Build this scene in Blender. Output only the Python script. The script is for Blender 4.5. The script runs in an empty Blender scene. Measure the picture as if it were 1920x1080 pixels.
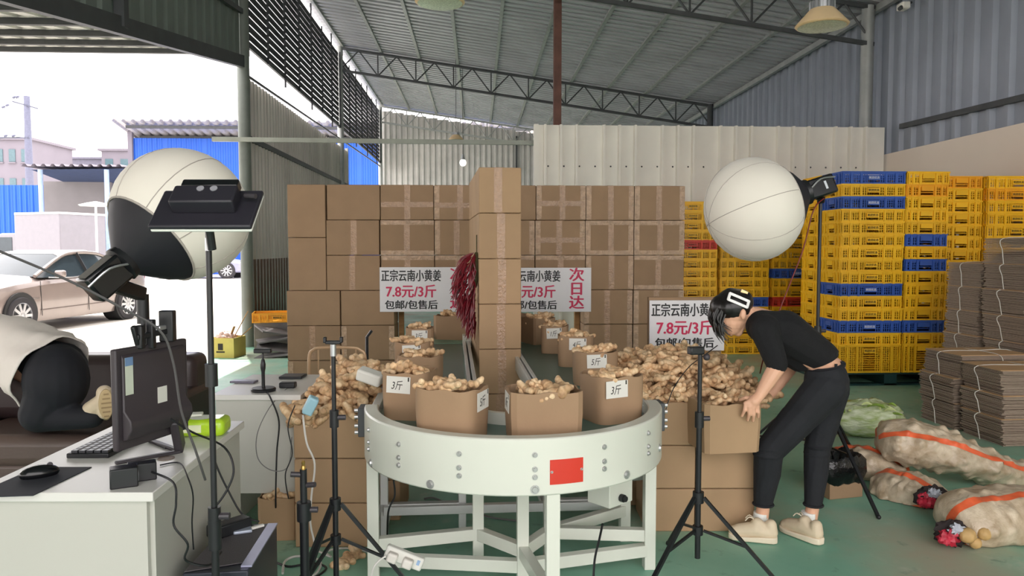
import bpy, bmesh, math, random
from mathutils import Vector, Matrix, Euler, noise as mnoise
random.seed(7)
scene = bpy.context.scene
COL = scene.collection
PI = math.pi
# ------------------------------------------------------------------ camera
CAM_H, FPX, YAW, PITCH = 1.5, 1400.0, math.radians(2.66), math.radians(3.07)
cam_d = bpy.data.cameras.new('camera'); cam = bpy.data.objects.new('camera', cam_d); COL.objects.link(cam)
cam_d.sensor_width = 36.0; cam_d.lens = FPX/1920*36; cam_d.clip_end = 500; cam_d.clip_start = 0.05
cam.location = (0, 0, CAM_H); cam.rotation_euler = (PI/2-PITCH, 0, -YAW)
scene.camera = cam
# ------------------------------------------------------------------ world, sun, exposure
world = bpy.data.worlds.new('world'); scene.world = world; world.use_nodes = True
bg = world.node_tree.nodes['Background']
bg.inputs[0].default_value = (1.0, 0.955, 0.955, 1); bg.inputs[1].default_value = 2.6
SUN_EL = math.radians(68)
sd = bpy.data.lights.new('sun', 'SUN'); sd.energy = 5.0; sd.angle = math.radians(0.6); sd.color = (1, .96, .9)
sun = bpy.data.objects.new('sun', sd); COL.objects.link(sun); sun.location = (-8, 20, 30)
_sv = Vector((-.35*math.cos(SUN_EL), .94*math.cos(SUN_EL), math.sin(SUN_EL)))
sun.rotation_euler = _sv.to_track_quat('Z', 'Y').to_euler()
vs = scene.view_settings
vs.view_transform = 'Standard'; vs.look = 'None'; vs.exposure = 0.62; vs.gamma = 1.0; vs.use_curve_mapping = False

# ------------------------------------------------------------------ pixel rays -> points of the place
FW = Vector((math.sin(YAW), math.cos(YAW), 0)); RT = Vector((math.cos(YAW), -math.sin(YAW), 0))
def ray(px, py):
    x = (px-960)/FPX; y = (540-py)/FPX
    f = FW*math.cos(PITCH)+Vector((0, 0, -math.sin(PITCH))); u = FW*math.sin(PITCH)+Vector((0, 0, math.cos(PITCH)))
    return f+RT*x+u*y
CP = Vector((0, 0, CAM_H))
def atD(px, py, d):
    r = ray(px, py); return CP+r*(d/r.dot(FW))
def onZ(px, py, z=0.0):
    r = ray(px, py); return CP+r*((z-CAM_H)/r.z)
def onY(px, py, Y):
    r = ray(px, py); return CP+r*(Y/r.y)
def onX(px, py, X):
    r = ray(px, py); return CP+r*(X/r.x)
def V(*a): return Vector(a)

# ------------------------------------------------------------------ materials (all node based)
def lin(c):
    c /= 255.0
    return c/12.92 if c <= .04045 else ((c+.055)/1.055)**2.4
def rgb(c): return (lin(c[0]), lin(c[1]), lin(c[2]), 1)
MATS = {}
def M(name, col, rough=.6, metal=0., var=.10, scale=6., bump=0., bscale=40., col2=None, spec=.5, trans=0., alpha=1., stretch=None, rnd=0., emit=0., sheen=0., coat=0.):
    if name in MATS: return MATS[name]
    m = bpy.data.materials.new(name); m.use_nodes = True; nt = m.node_tree; N = nt.nodes; L = nt.links
    b = N['Principled BSDF']
    b.inputs['Roughness'].default_value = rough; b.inputs['Metallic'].default_value = metal
    b.inputs['Specular IOR Level'].default_value = spec; b.inputs['Transmission Weight'].default_value = trans
    b.inputs['Alpha'].default_value = alpha; b.inputs['Coat Weight'].default_value = coat
    if sheen: b.inputs['Sheen Weight'].default_value = sheen
    tc = N.new('ShaderNodeTexCoord'); mp = N.new('ShaderNodeMapping'); L.new(tc.outputs['Object'], mp.inputs[0])
    if stretch: mp.inputs['Scale'].default_value = stretch
    nz = N.new('ShaderNodeTexNoise'); nz.inputs['Scale'].default_value = scale; nz.inputs['Detail'].default_value = 5
    L.new(mp.outputs[0], nz.inputs['Vector'])
    rp = N.new('ShaderNodeValToRGB'); rp.color_ramp.elements[0].position = .3; rp.color_ramp.elements[1].position = .72
    c = rgb(col)
    if col2: c2 = rgb(col2)
    else: c2 = tuple(min(1, q*(1+var)) for q in c[:3])+(1,); c = tuple(q*(1-var) for q in c[:3])+(1,)
    rp.color_ramp.elements[0].color = c; rp.color_ramp.elements[1].color = c2
    L.new(nz.outputs['Fac'], rp.inputs[0]); out = rp.outputs[0]
    if rnd:
        oi = N.new('ShaderNodeObjectInfo'); hs = N.new('ShaderNodeHueSaturation'); mr = N.new('ShaderNodeMapRange')
        mr.inputs['To Min'].default_value = 1-rnd; mr.inputs['To Max'].default_value = 1+rnd
        L.new(oi.outputs['Random'], mr.inputs['Value']); L.new(mr.outputs[0], hs.inputs['Value']); L.new(out, hs.inputs['Color']); out = hs.outputs[0]
    L.new(out, b.inputs['Base Color'])
    if emit: L.new(out, b.inputs['Emission Color']); b.inputs['Emission Strength'].default_value = emit
    if bump:
        n2 = N.new('ShaderNodeTexNoise'); n2.inputs['Scale'].default_value = bscale; n2.inputs['Detail'].default_value = 4
        L.new(mp.outputs[0], n2.inputs['Vector']); bp = N.new('ShaderNodeBump'); bp.inputs['Strength'].default_value = bump; bp.inputs['Distance'].default_value = .02
        L.new(n2.outputs['Fac'], bp.inputs['Height']); L.new(bp.outputs[0], b.inputs['Normal'])
    MATS[name] = m
    return m

# ------------------------------------------------------------------ mesh builder
def frame_of(d):
    d = d.normalized(); a = Vector((0, 0, 1)) if abs(d.z) < .95 else Vector((1, 0, 0))
    u = d.cross(a).normalized(); w = u.cross(d).normalized(); return u, w
class MB:
    def __init__(s): s.v = []; s.f = []
    def add(s, vs_, fs):
        o = len(s.v); s.v += [tuple(q) for q in vs_]; s.f += [tuple(i+o for i in f) for f in fs]; return s
    def box(s, c, size, rz=0., mat=None):
        hx, hy, hz = size[0]/2, size[1]/2, size[2]/2
        pts = [Vector((x*hx, y*hy, z*hz)) for x in (-1, 1) for y in (-1, 1) for z in (-1, 1)]
        R = mat if mat is not None else Matrix.Rotation(rz, 3, 'Z')
        return s.add([R @ p+Vector(c) for p in pts], [(0, 1, 3, 2), (4, 6, 7, 5), (0, 4, 5, 1), (2, 3, 7, 6), (0, 2, 6, 4), (1, 5, 7, 3)])
    def b2(s, x0, x1, y0, y1, z0, z1): return s.box(((x0+x1)/2, (y0+y1)/2, (z0+z1)/2), (x1-x0, y1-y0, z1-z0))
    def bar(s, p0, p1, w, h):
        p0, p1 = Vector(p0), Vector(p1); u, n = frame_of(p1-p0); u = u*w/2; n = n*h/2
        r = [(-1, -1), (1, -1), (1, 1), (-1, 1)]
        return s.add([p+u*a+n*b for p in (p0, p1) for a, b in r], [(0, 1, 5, 4), (1, 2, 6, 5), (2, 3, 7, 6), (3, 0, 4, 7), (3, 2, 1, 0), (4, 5, 6, 7)])
    def cyl(s, p0, p1, r0, r1=None, n=14, caps=True):
        p0, p1 = Vector(p0), Vector(p1); r1 = r0 if r1 is None else r1; u, w = frame_of(p1-p0); vs_ = []
        for p, r in ((p0, r0), (p1, r1)):
            for i in range(n):
                a = 2*PI*i/n; vs_.append(p+u*math.cos(a)*r+w*math.sin(a)*r)
        fs = [(i, (i+1) % n, n+(i+1) % n, n+i) for i in range(n)]
        if caps: fs += [tuple(range(n-1, -1, -1)), tuple(range(n, 2*n))]
        return s.add(vs_, fs)
    def tube(s, pts, r, n=6, closed=False, caps=True):
        pts = [Vector(p) for p in pts]; k = len(pts); vs_ = []; pu = None
        for i, p in enumerate(pts):
            if closed: d = pts[(i+1) % k]-pts[i-1]
            else: d = pts[min(i+1, k-1)]-pts[max(i-1, 0)]
            if d.length < 1e-9: d = Vector((0, 0, 1))
            d.normalize()
            if pu is None: u, w = frame_of(d)
            else:
                u = pu-d*pu.dot(d)
                u = u.normalized() if u.length > 1e-6 else frame_of(d)[0]
                w = u.cross(d)*-1
            w = d.cross(u); pu = u; rr = r[i] if isinstance(r, (list, tuple)) else r
            for j in range(n):
                a = 2*PI*j/n; vs_.append(p+u*math.cos(a)*rr+w*math.sin(a)*rr)
        m = k if closed else k-1; fs = []
        for i in range(m):
            a, b = i*n, ((i+1) % k)*n
            for j in range(n): fs.append((a+j, a+(j+1) % n, b+(j+1) % n, b+j))
        if not closed and caps: fs += [tuple(range(n-1, -1, -1)), tuple(range((k-1)*n, k*n))]
        return s.add(vs_, fs)
    def lathe(s, prof, n=24, mat=None, cap=True):
        mat = mat or Matrix.Identity(4); vs_ = []; k = len(prof)
        for r, z in prof:
            for i in range(n):
                a = 2*PI*i/n; vs_.append(mat @ Vector((r*math.cos(a), r*math.sin(a), z)))
        fs = []
        for i in range(k-1):
            for j in range(n): fs.append((i*n+j, i*n+(j+1) % n, (i+1)*n+(j+1) % n, (i+1)*n+j))
        if cap: fs += [tuple(range(n-1, -1, -1)), tuple(range((k-1)*n, k*n))]
        return s.add(vs_, fs)
    def sph(s, c, r, nu=14, nv=9, mat=None):
        r = (r, r, r) if not isinstance(r, (tuple, list)) else r; R = mat or Matrix.Identity(3); c = Vector(c)
        vs_ = [c+R @ Vector((0, 0, -r[2]))]
        for i in range(1, nv):
            t = -PI/2+PI*i/nv
            for j in range(nu):
                a = 2*PI*j/nu; vs_.append(c+R @ Vector((r[0]*math.cos(t)*math.cos(a), r[1]*math.cos(t)*math.sin(a), r[2]*math.sin(t))))
        vs_.append(c+R @ Vector((0, 0, r[2]))); fs = []; T = len(vs_)-1
        for j in range(nu):
            fs.append((0, 1+(j+1) % nu, 1+j)); b = 1+(nv-2)*nu; fs.append((b+j, b+(j+1) % nu, T))
        for i in range(nv-2):
            for j in range(nu):
                a = 1+i*nu; b = a+nu; fs.append((a+j, a+(j+1) % nu, b+(j+1) % nu, b+j))
        return s.add(vs_, fs)
    def cap(s, p0, p1, r0, r1, n=12):            # tapered capsule
        p0, p1 = Vector(p0), Vector(p1); d = p1-p0; L = max(d.length, 1e-6); prof = []
        for i in range(1, 6):
            t = -PI/2+PI/2*i/5; prof.append((r0*math.cos(t), r0*math.sin(t)))
        for i in range(0, 5):
            t = PI/2*i/5; prof.append((r1*math.cos(t), L+r1*math.sin(t)))
        q = d.to_track_quat('Z', 'Y').to_matrix().to_4x4()
        return s.lathe(prof, n, Matrix.Translation(p0) @ q)
    def prism(s, pts, o, ux, uy, ext):           # planar polygon pts (2D) placed at o with axes ux,uy, extruded by ext
        o, ux, uy, ext = Vector(o), Vector(ux), Vector(uy), Vector(ext); n = len(pts)
        a = [o+ux*p[0]+uy*p[1] for p in pts]; b = [q+ext for q in a]
        return s.add(a+b, [tuple(range(n-1, -1, -1)), tuple(range(n, 2*n))]+[(i, (i+1) % n, n+(i+1) % n, n+i) for i in range(n)])
    def sheet(s, o, ux, uy, prof, th=.0):        # corrugated sheet: prof = list of (distance along ux, offset along normal); extruded by uy
        o, ux, uy = Vector(o), Vector(ux), Vector(uy); nrm = ux.cross(uy).normalized()
        a = [o+ux*p+nrm*q for p, q in prof]; b = [q+uy for q in a]; k = len(prof)
        s.add(a+b, [(i, i+1, k+i+1, k+i) for i in range(k-1)])
        if th:
            a = [q-nrm*th for q in a]; b = [q-nrm*th for q in b]; s.add(a+b, [(k+i, k+i+1, i+1, i) for i in range(k-1)])
        return s
    def mesh(s, name, mat, smooth=False, ang=40):
        me = bpy.data.meshes.new(name); me.from_pydata(s.v, [], s.f); me.update()
        bm = bmesh.new(); bm.from_mesh(me); bmesh.ops.recalc_face_normals(bm, faces=bm.faces); bm.to_mesh(me); bm.free()
        if mat: me.materials.append(mat)
        if smooth: shade(me, ang)
        return me
    def build(s, name, mat, parent=None, world=False, smooth=False, ang=40, bevel=0., seg=2):
        if parent is None and s.v:
            xs = [q[0] for q in s.v]; ys = [q[1] for q in s.v]; zs = [q[2] for q in s.v]
            c = Vector(((min(xs)+max(xs))/2, (min(ys)+max(ys))/2, min(zs))); s.v = [tuple(Vector(q)-c) for q in s.v]
        else: c = None
        o = obj(name, s.mesh(name, mat, smooth, ang), parent, world)
        if c: o.location = c
        if bevel:
            md = o.modifiers.new('bevel', 'BEVEL'); md.width = bevel; md.segments = seg; md.limit_method = 'ANGLE'; md.angle_limit = math.radians(40)
            shade(o.data, 50)
        return o
def shade(me, ang=40):
    me.polygons.foreach_set('use_smooth', [True]*len(me.polygons)); me.set_sharp_from_angle(angle=math.radians(ang)); me.update()
def local_m(o): return Matrix.LocRotScale(o.location, o.rotation_euler, o.scale)
def world_m(o): return (world_m(o.parent) @ o.matrix_parent_inverse @ local_m(o)) if o.parent else local_m(o)
def obj(name, me, parent=None, world=False):
    o = bpy.data.objects.new(name, me); COL.objects.link(o)
    if parent:
        o.parent = parent
        if world: o.matrix_parent_inverse = world_m(parent).inverted()
    return o
def tag(o, label=None, cat=None, group=None, kind=None):
    if label: o['label'] = label
    if cat: o['category'] = cat
    if group: o['group'] = group
    if kind: o['kind'] = kind
    return o
def thing(name, label, cat, loc=(0, 0, 0), rotz=0., group=None, kind=None):
    o = bpy.data.objects.new(name, None); COL.objects.link(o); o.empty_display_size = .1
    o.location = loc; o.rotation_euler = (0, 0, rotz); return tag(o, label, cat, group, kind)
def struct(o): o['kind'] = 'structure'; return o
def kids(o): return [c for c in bpy.data.objects if c.parent == o]
def copy_tree(o, parent=None, ch=None):
    c = o.copy(); COL.objects.link(c)
    if parent: c.parent = parent
    for k in (ch[o.name] if ch else kids(o)): copy_tree(k, c, ch)
    return c
def tree_index(root):
    d = {}
    def rec(o):
        d[o.name] = kids(o)
        for k in d[o.name]: rec(k)
    rec(root); return d
def baked(o_tmp):                                 # evaluate modifiers of a temporary object into a plain mesh
    dg = bpy.context.evaluated_depsgraph_get(); ev = o_tmp.evaluated_get(dg); me = bpy.data.meshes.new_from_object(ev)
    bpy.data.objects.remove(o_tmp); return me
def fused(mb, voxel, mat, name, smooth=3, fac=.5, dec=0):   # overlapping shapes fused into one continuous skin
    t = bpy.data.objects.new('tmp', mb.mesh('tmp', None)); COL.objects.link(t)
    r = t.modifiers.new('r', 'REMESH'); r.mode = 'VOXEL'; r.voxel_size = voxel
    if smooth: q = t.modifiers.new('s', 'SMOOTH'); q.iterations = smooth; q.factor = fac
    if dec: q = t.modifiers.new('d', 'DECIMATE'); q.ratio = dec
    me = baked(t); me.name = name; me.materials.clear(); me.materials.append(mat)
    me.polygons.foreach_set('use_smooth', [True]*len(me.polygons)); me.update(); return me
_tx = {}
def text_mesh(body, size, mat, sx=1., shear=0., ext=.0008, bold=0., space=1.):
    key = (body, size, mat.name, sx, shear, bold, space)
    if key in _tx: return _tx[key]
    c = bpy.data.curves.new('text', 'FONT'); c.body = body; c.size = size; c.align_x = 'CENTER'; c.align_y = 'CENTER'; c.extrude = ext; c.shear = shear;  c.resolution_u = 3; c.space_character = space
    t = bpy.data.objects.new('tmp', c); COL.objects.link(t); me = baked(t); bpy.data.curves.remove(c)
    if bold:                                      # heavier strokes: the same letters side by side
        vs0 = [tuple(q.co) for q in me.vertices]; fs0 = [tuple(f.vertices) for f in me.polygons]; n0 = len(vs0); V2 = []; F2 = []
        for k, (dx, dy) in enumerate(((-1, 0), (1, 0), (0, .5), (0, -.5))):
            V2 += [(x+dx*bold, y+dy*bold, z+k*2e-5) for x, y, z in vs0]; F2 += [tuple(i+k*n0 for i in f) for f in fs0]
        me = bpy.data.meshes.new('lettering'); me.from_pydata(V2, [], F2)
    for q in me.vertices: q.co.x *= sx
    me.materials.clear(); me.materials.append(mat); me.name = 'lettering'; _tx[key] = me; return me
def text_on(name, body, size, mat, pos, rot, parent, world=False, **k):
    o = obj(name, text_mesh(body, size, mat, **k), parent, world); o.location = pos; o.rotation_euler = rot; return o
def trap(L, pitch, top, slope, h):               # trapezoid corrugation profile
    p = [(0, 0)]; x = 0
    while x+pitch <= L+1e-6:
        a = x+(pitch-top-2*slope)/2
        p += [(a, 0), (a+slope, h), (a+slope+top, h), (a+2*slope+top, 0)]; x += pitch
    p.append((L, 0)); return p
def smooth_path(pts, k=6):                        # Catmull-Rom
    pts = [Vector(p) for p in pts]; out = []
    for i in range(len(pts)-1):
        a, b, c, d = pts[max(i-1, 0)], pts[i], pts[i+1], pts[min(i+2, len(pts)-1)]
        for j in range(k):
            t = j/k; out.append(.5*((2*b)+(c-a)*t+(2*a-5*b+4*c-d)*t*t+(3*b-a-3*c+d)*t*t*t))
    out.append(pts[-1]); return out
# ================================================================== materials of the shell
def floor_mat():
    m = bpy.data.materials.new('green_epoxy_floor'); m.use_nodes = True; nt = m.node_tree; N = nt.nodes; L = nt.links; b = N['Principled BSDF']
    tc = N.new('ShaderNodeTexCoord')
    def nz(sc, det, lo, hi, rough=.6):
        n = N.new('ShaderNodeTexNoise'); n.inputs['Scale'].default_value = sc; n.inputs['Detail'].default_value = det; n.inputs['Roughness'].default_value = rough
        L.new(tc.outputs['Object'], n.inputs['Vector']); r = N.new('ShaderNodeMapRange'); r.inputs['From Min'].default_value = lo; r.inputs['From Max'].default_value = hi
        L.new(n.outputs['Fac'], r.inputs['Value']); return r.outputs[0]
    def mix(fac, a, c):
        q = N.new('ShaderNodeMix'); q.data_type = 'RGBA'; L.new(fac, q.inputs[0])
        for i, s in ((6, a), (7, c)):
            if isinstance(s, tuple): q.inputs[i].default_value = s
            else: L.new(s, q.inputs[i])
        return q.outputs[2]
    c = mix(nz(.9, 6, .35, .68), rgb((124, 178, 154)), rgb((150, 198, 175)))
    c = mix(nz(.55, 5, .52, .70), c, rgb((176, 172, 148)))           # dried mud
    c = mix(nz(7, 8, .60, .75), c, rgb((92, 128, 110)))                # scuffs
    c = mix(nz(3.2, 8, .62, .78), c, rgb((190, 196, 178)))           # dust
    L.new(c, b.inputs['Base Color'])
    rr = N.new('ShaderNodeMapRange'); L.new(nz(2.2, 6, .3, .7), rr.inputs['Value']); rr.inputs['To Min'].default_value = .32; rr.inputs['To Max'].default_value = .7
    L.new(rr.outputs[0], b.inputs['Roughness']); return m
m_floor = floor_mat()
m_conc = M('yard_concrete', (196, 192, 184), .9, var=.12, scale=.6, bump=.2)
m_roof = M('roof_sheet_grey', (186, 187, 192), .45, .25, var=.12, scale=1.2)
m_steel = M('galvanised_steel', (164, 166, 164), .5, .3, var=.12, scale=5)
m_dsteel = M('dark_steel', (74, 76, 78), .55, .2, var=.15, scale=5)
m_white_pan = M('partition_sheet_white', (238, 234, 224), .5, .0, var=.05, scale=2)
m_rwall = M('blue_grey_sheet', (150, 156, 168), .5, .1, var=.08, scale=1.5)
m_plaster = M('cream_plaster', (236, 222, 208), .9, var=.03, scale=1)
m_backw = M('back_wall_sheet', (200, 196, 192), .45, .1, var=.12, scale=2)
m_lwall = M('left_wall_sheet', (198, 192, 184), .4, .1, var=.18, scale=1.5, stretch=(1, 1, .15))
m_reflband = M('brown_reflection_sheet', (112, 96, 86), .25, .2, var=.2, scale=2, stretch=(1, 1, .2))  # brown colour stands in for a dark reflection low on the metal wall
m_gpanel = M('green_grey_sheet', (112, 122, 116), .5, .1, var=.08, scale=2)
m_canopy = M('canopy_sheet', (226, 224, 218), .5, .0, var=.08, scale=3)
m_louver = M('louver_black', (44, 46, 50), .6, .1, var=.15)
m_rust = M('rust_brown_paint', (104, 70, 60), .7, var=.2, scale=8)

XL, XR, YB, YF = -3.49, 6.3, 27.7, -4.0
def roof_z(x): return 6.62-.143*(x-XL)
# floor and yard
mb = MB(); mb.b2(XL-.1, XR+.1, YF-3, YB, -.12, 0); struct(mb.build('floor', m_floor))['label'] = 'green painted concrete floor with mud and scuffs'
mb = MB(); mb.b2(-80, 60, -40, 120, -.3, -.125); struct(mb.build('yard_ground', m_conc))['label'] = 'sunlit pale concrete yard outside the shed'
mb = MB(); mb.b2(-45, XL-.1, -40, 60, -.125, -.015); struct(mb.build('yard_paving', m_conc))['label'] = 'bright concrete paving beside the open side'
# ceiling: corrugated sheet on purlins
ceil = tag(thing('ceiling', 'grey corrugated roof sloping down to the right', 'roof', (0, 0, 5.5)), kind='structure'); del ceil['category']
mb = MB(); Lr = YB+.3-YF; prof = trap(Lr, .24, .11, .012, .085)
o = V(XL-.1, YF, roof_z(XL-.1)+.13); ux = V(0, 1, 0); uy = V(XR-XL+.35, 0, -.143*(XR-XL+.35))
mb.sheet(o, ux, uy, prof); mb.build('roof_sheet', m_roof, ceil, True)
for i in range(11):
    x = XL+.08+i*.975
    mb = MB(); z = roof_z(x)+.055; mb.box((x, (YF+YB)/2, z), (.07, YB-YF, .11), mat=Matrix.Rotation(math.atan(.143), 3, 'Y')); mb.build('purlin', m_steel, ceil, True)
# trusses
def truss(Y, m):
    t = tag(thing('roof_truss', None, None, (XL, Y, roof_z(XL)-.6)), kind='structure'); t['label'] = 'light steel zigzag truss across the roof'
    H = .56; p0, p1 = V(XL, Y, roof_z(XL)-.03), V(XR-.15, Y, roof_z(XR-.15)-.03); dz = V(0, 0, -H)
    mb = MB(); mb.bar(p0, p1, .06, .06); mb.build('top_chord', m, t, True)
    mb = MB(); mb.bar(p0+dz, p1+dz, .06, .06); mb.build('bottom_chord', m, t, True)
    n = 10
    for i in range(n):
        a = p0.lerp(p1, i/n); b = p0.lerp(p1, (i+1)/n); c = a.lerp(b, .5)
        for q0, q1 in ((a, a+dz), (a+dz, c), (c, b+dz)):
            mb = MB(); mb.cyl(q0, q1, .018, n=6); mb.build('web_bar', m, t, True)
for Y in (3.5, 11.5, 19.5): truss(Y, m_dsteel)
truss(27.35, m_steel)
# columns
def column(x, y, r, z0, z1, m, lab):
    mb = MB(); mb.cyl((x, y, z0), (x, y, z1), r, n=18); mb.build; o = mb.build('column', m, smooth=True); struct(o)['label'] = lab
column(XL, 11.5, .09, 0, roof_z(XL), M('column_grey', (112, 118, 112), .5, var=.1), 'tall grey steel column at the edge of the open side')
column(XL, 19.5, .08, 0, roof_z(XL), m_steel, 'grey column halfway along the louvered side')
column(XL, 27.4, .08, 0, roof_z(XL), m_steel, 'far corner column beside the back wall')
column(XL, -1.5, .09, 0, roof_z(XL), m_steel, 'column of the open side behind the viewer')
column(6.08, 11.55, .095, 0, roof_z(6.08), m_steel, 'grey round column in front of the blue-grey wall')
column(6.1, 19.5, .08, 0, roof_z(6.1), m_dsteel, 'far round column above the white partition')
p = atD(1045, 120, 12.0); mb = MB(); mb.box((p.x, p.y, roof_z(p.x)/2), (.12, .12, roof_z(p.x))); struct(mb.build('column', m_rust))['label'] = 'rust-brown square post rising behind the white partition'

def sheets(name, label, o, ux, length, height, sheet_w, prof_fn, mat, root_kind='structure', th=.0, uy=V(0, 0, 1), child='sheet', hfun=None):
    r = tag(thing(name, label, None, o), kind='structure'); n = max(1, int(round(length/sheet_w))); w = length/n
    ux = Vector(ux).normalized(); nr = ux.cross(uy).normalized()
    for i in range(n):
        mb = MB(); mb.sheet(Vector(o)+ux*(w*i-.005)+nr*(.004*(i % 2)), ux, uy*(hfun(i*w) if hfun else height), prof_fn(w+.02), th); mb.build(child, mat, r, True)
    return r
# white partition in front of the back part
pt = sheets('wall_partition', 'white ribbed metal partition behind the crates', V(.90, 11.2, 0), (1, 0, 0), XR-.12-.90, 3.33, .92, lambda w: trap(w, .235, .03, .008, .075), m_white_pan)
mb = MB(); mb.box((.88, 11.2, 1.665), (.07, .09, 3.34)); mb.build('end_post', m_white_pan, pt, True)
for i in range(21):                                  # screw heads along the girt line
    mb = MB(); mb.sph((1.06+i*.235, 11.19, 2.72), .013, 8, 5); mb.build('screw', m_dsteel, pt, True)
# right wall
sheets('wall_right', 'blue-grey ribbed metal wall above cream plaster', V(XR+.06, YB, 2.85), (0, -1, 0), YB-YF, 2.55, 1.0, lambda w: trap(w, .333, .07, .03, .06), m_rwall, hfun=lambda q: 2.55)
mb = MB(); mb.b2(XR-.06, XR+.3, YF, 11.25, 0, 2.93); struct(mb.build('wall_right_base', m_plaster))['label'] = 'smooth cream plastered lower wall on the right'
mb = MB(); mb.b2(XR-.06, XR+.3, 11.25, YB, 0, 2.93); struct(mb.build('wall_right_rear_base', m_plaster))['label'] = 'plastered lower wall behind the partition'
pa, pb = onX(1690, 237, XR-.02), onX(1990, 166, XR-.02); mb = MB(); mb.bar(pa, pb+(pb-pa)*1.2, .07, .07); struct(mb.build('trim_1', m_dsteel))['label'] = 'steel girt along the blue-grey wall'
mb = MB(); mb.bar((XR-.1, 11.3, roof_z(XR)-.02), (XR-.1, YB, roof_z(XR)-.02), .08, .10); mb.bar((XR-.1, YF, roof_z(XR)-.02), (XR-.1, 11.3, roof_z(XR)-.02), .08, .1); struct(mb.build('trim_2', m_steel))['label'] = 'edge beam where roof meets the right wall'
# back wall
sheets('wall_back', 'grey corrugated metal back wall', V(XL, YB, 0), (1, 0, 0), XR-XL, 6.4, .4, lambda w: trap(w, .2, .06, .025, .045), m_backw, hfun=lambda q: roof_z(XL+q+.2)-.12)
mb = MB(); mb.bar((XL, YB-.06, 3.1), (2.6, YB-.06, 3.1), .06, .06); mb.bar((1.45, YB-.08, 0), (1.45, YB-.08, 5.6), .06, .06); struct(mb.build('trim_3', m_dsteel))['label'] = 'girt and post on the far back wall'
# left wall: sheet up to 4.1, open strip, louvers
wl = sheets('wall_left', 'weathered grey ribbed metal side wall under the louvers', V(XL-.06, 11.6, 1.32), (0, 1, 0), 9.0, 2.78, .9, lambda w: trap(w, .18, .06, .025, .05), m_lwall)
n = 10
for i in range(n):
    mb = MB(); mb.sheet(V(XL-.065, 11.6+i*.9, 0), V(0, 1, 0), V(0, 0, 1.34), trap(.91, .18, .06, .025, .05)); mb.build('reflection_sheet', m_reflband, wl, True)  # lower part of the wall, with the reflection painted as brown
mb = MB(); mb.bar((XL-.01, 11.5, 3.18), (XL-.01, 20.6, 3.18), .05, .08); mb.bar((XL-.01, 11.5, 4.12), (XL-.01, 27.4, 4.45), .03, .03); mb.build('girt', m_dsteel, wl, True)
mb = MB(); mb.box((XL-.05, 20.65, 2.1), (.08, .10, 4.2)); mb.build('end_post', m_steel, wl, True)
lv = tag(thing('louver_screen', 'black slatted louver band high on the left side', None, (XL, 11.5, 4.6)), kind='structure')
for b0, b1 in ((11.62, 19.4), (19.6, 27.3)):
    for k in range(15):
        z = 4.64+k*.125; mb = MB(); mb.box((XL-.03, (b0+b1)/2, z), (.012, b1-b0, .095), mat=Matrix.Rotation(.12, 3, 'Y')); mb.build('slat', m_louver, lv, True)
    for k in range(8):
        y = b0+.05+(b1-b0-.1)*k/7; mb = MB(); mb.box((XL+.03, y, 5.5), (.03, .03, 1.9 if k % 2 else 2.2)); mb.build('upright', m_louver, lv, True)
mb = MB(); mb.bar((XL, 11.5, 4.58), (XL, 27.4, 4.58), .04, .05); mb.build('bottom_rail', m_dsteel, lv, True)
# rail from left column to the partition
pa, pb = onY(398, 261, 11.38), onY(1002, 268, 11.38); mb = MB(); mb.bar(pa, pb, .05, .065); r = struct(mb.build('trim_4', M('pale_tube', (150, 154, 144), .5))); r['label'] = 'pale rail tube running from the column to the partition'
# upper left sheet and canopy over the open side
CB = lambda y: 3.96+(y-9.58)*.155                     # canopy beam height along the wall line
gp = tag(thing('wall_left_upper', 'green-grey ribbed sheet above the canopy beam', None, (XL, 4, 4)), kind='structure')
y = YF
while y < 11.38:
    y1 = min(y+.9, 11.4); mb = MB(); prof = trap(y1-y+.01, .3, .04, .04, .03)
    a = [V(XL-.02-q, y+p_, CB(y+p_)+.12) for p_, q in prof]; b = [V(XL-.02-q, y+p_, roof_z(XL)+.05) for p_, q in prof]; k = len(prof)
    mb.add(a+b, [(i, i+1, k+i+1, k+i) for i in range(k-1)]); mb.build('sheet', m_gpanel, gp, True); y = y1
mb = MB(); mb.bar((XL+.02, YF, CB(YF)+1.5), (XL+.02, 11.4, CB(11.4)+.75), .05, .07); mb.build('girt', m_dsteel, gp, True)
cn = tag(thing('canopy', 'pale sheet canopy on steel purlins outside the open side', None, (XL-4, 6, 3.5)), kind='structure')
mb = MB(); mb.bar((XL, YF, CB(YF)+.02), (XL, 11.45, CB(11.45)+.02), .09, .17); mb.build('edge_beam', m_dsteel, cn, True)
mb = MB(); mb.box((XL+.02, 7.6, CB(7.6)+.3), (.1, .1, .6)); mb.build('bracket', m_dsteel, cn, True)
for i in range(13):
    y = 9.75-i*.85; mb = MB(); mb.box((XL-4.9, y, CB(y)-.01), (9.7, .05, .06)); mb.build('purlin', m_dsteel, cn, True)
prof = trap(10.2, .24, .06, .03, .045)
mb = MB(); mb.sheet(V(XL-9.9, YF, CB(YF)+.025), V(1, 0, 0), V(0, 10.15-YF, (10.15-YF)*.155), [(p_ if p_ < 9.85 else 9.85, q) for p_, q in prof]); mb.build('canopy_sheet', m_canopy, cn, True)
for x in (-8.4, -13.2):
    mb = MB(); mb.bar((x, YF, CB(YF)-.05), (x, 10.0, CB(10)-.05), .08, .14); mb.build('rafter', m_dsteel, cn, True)

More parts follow.
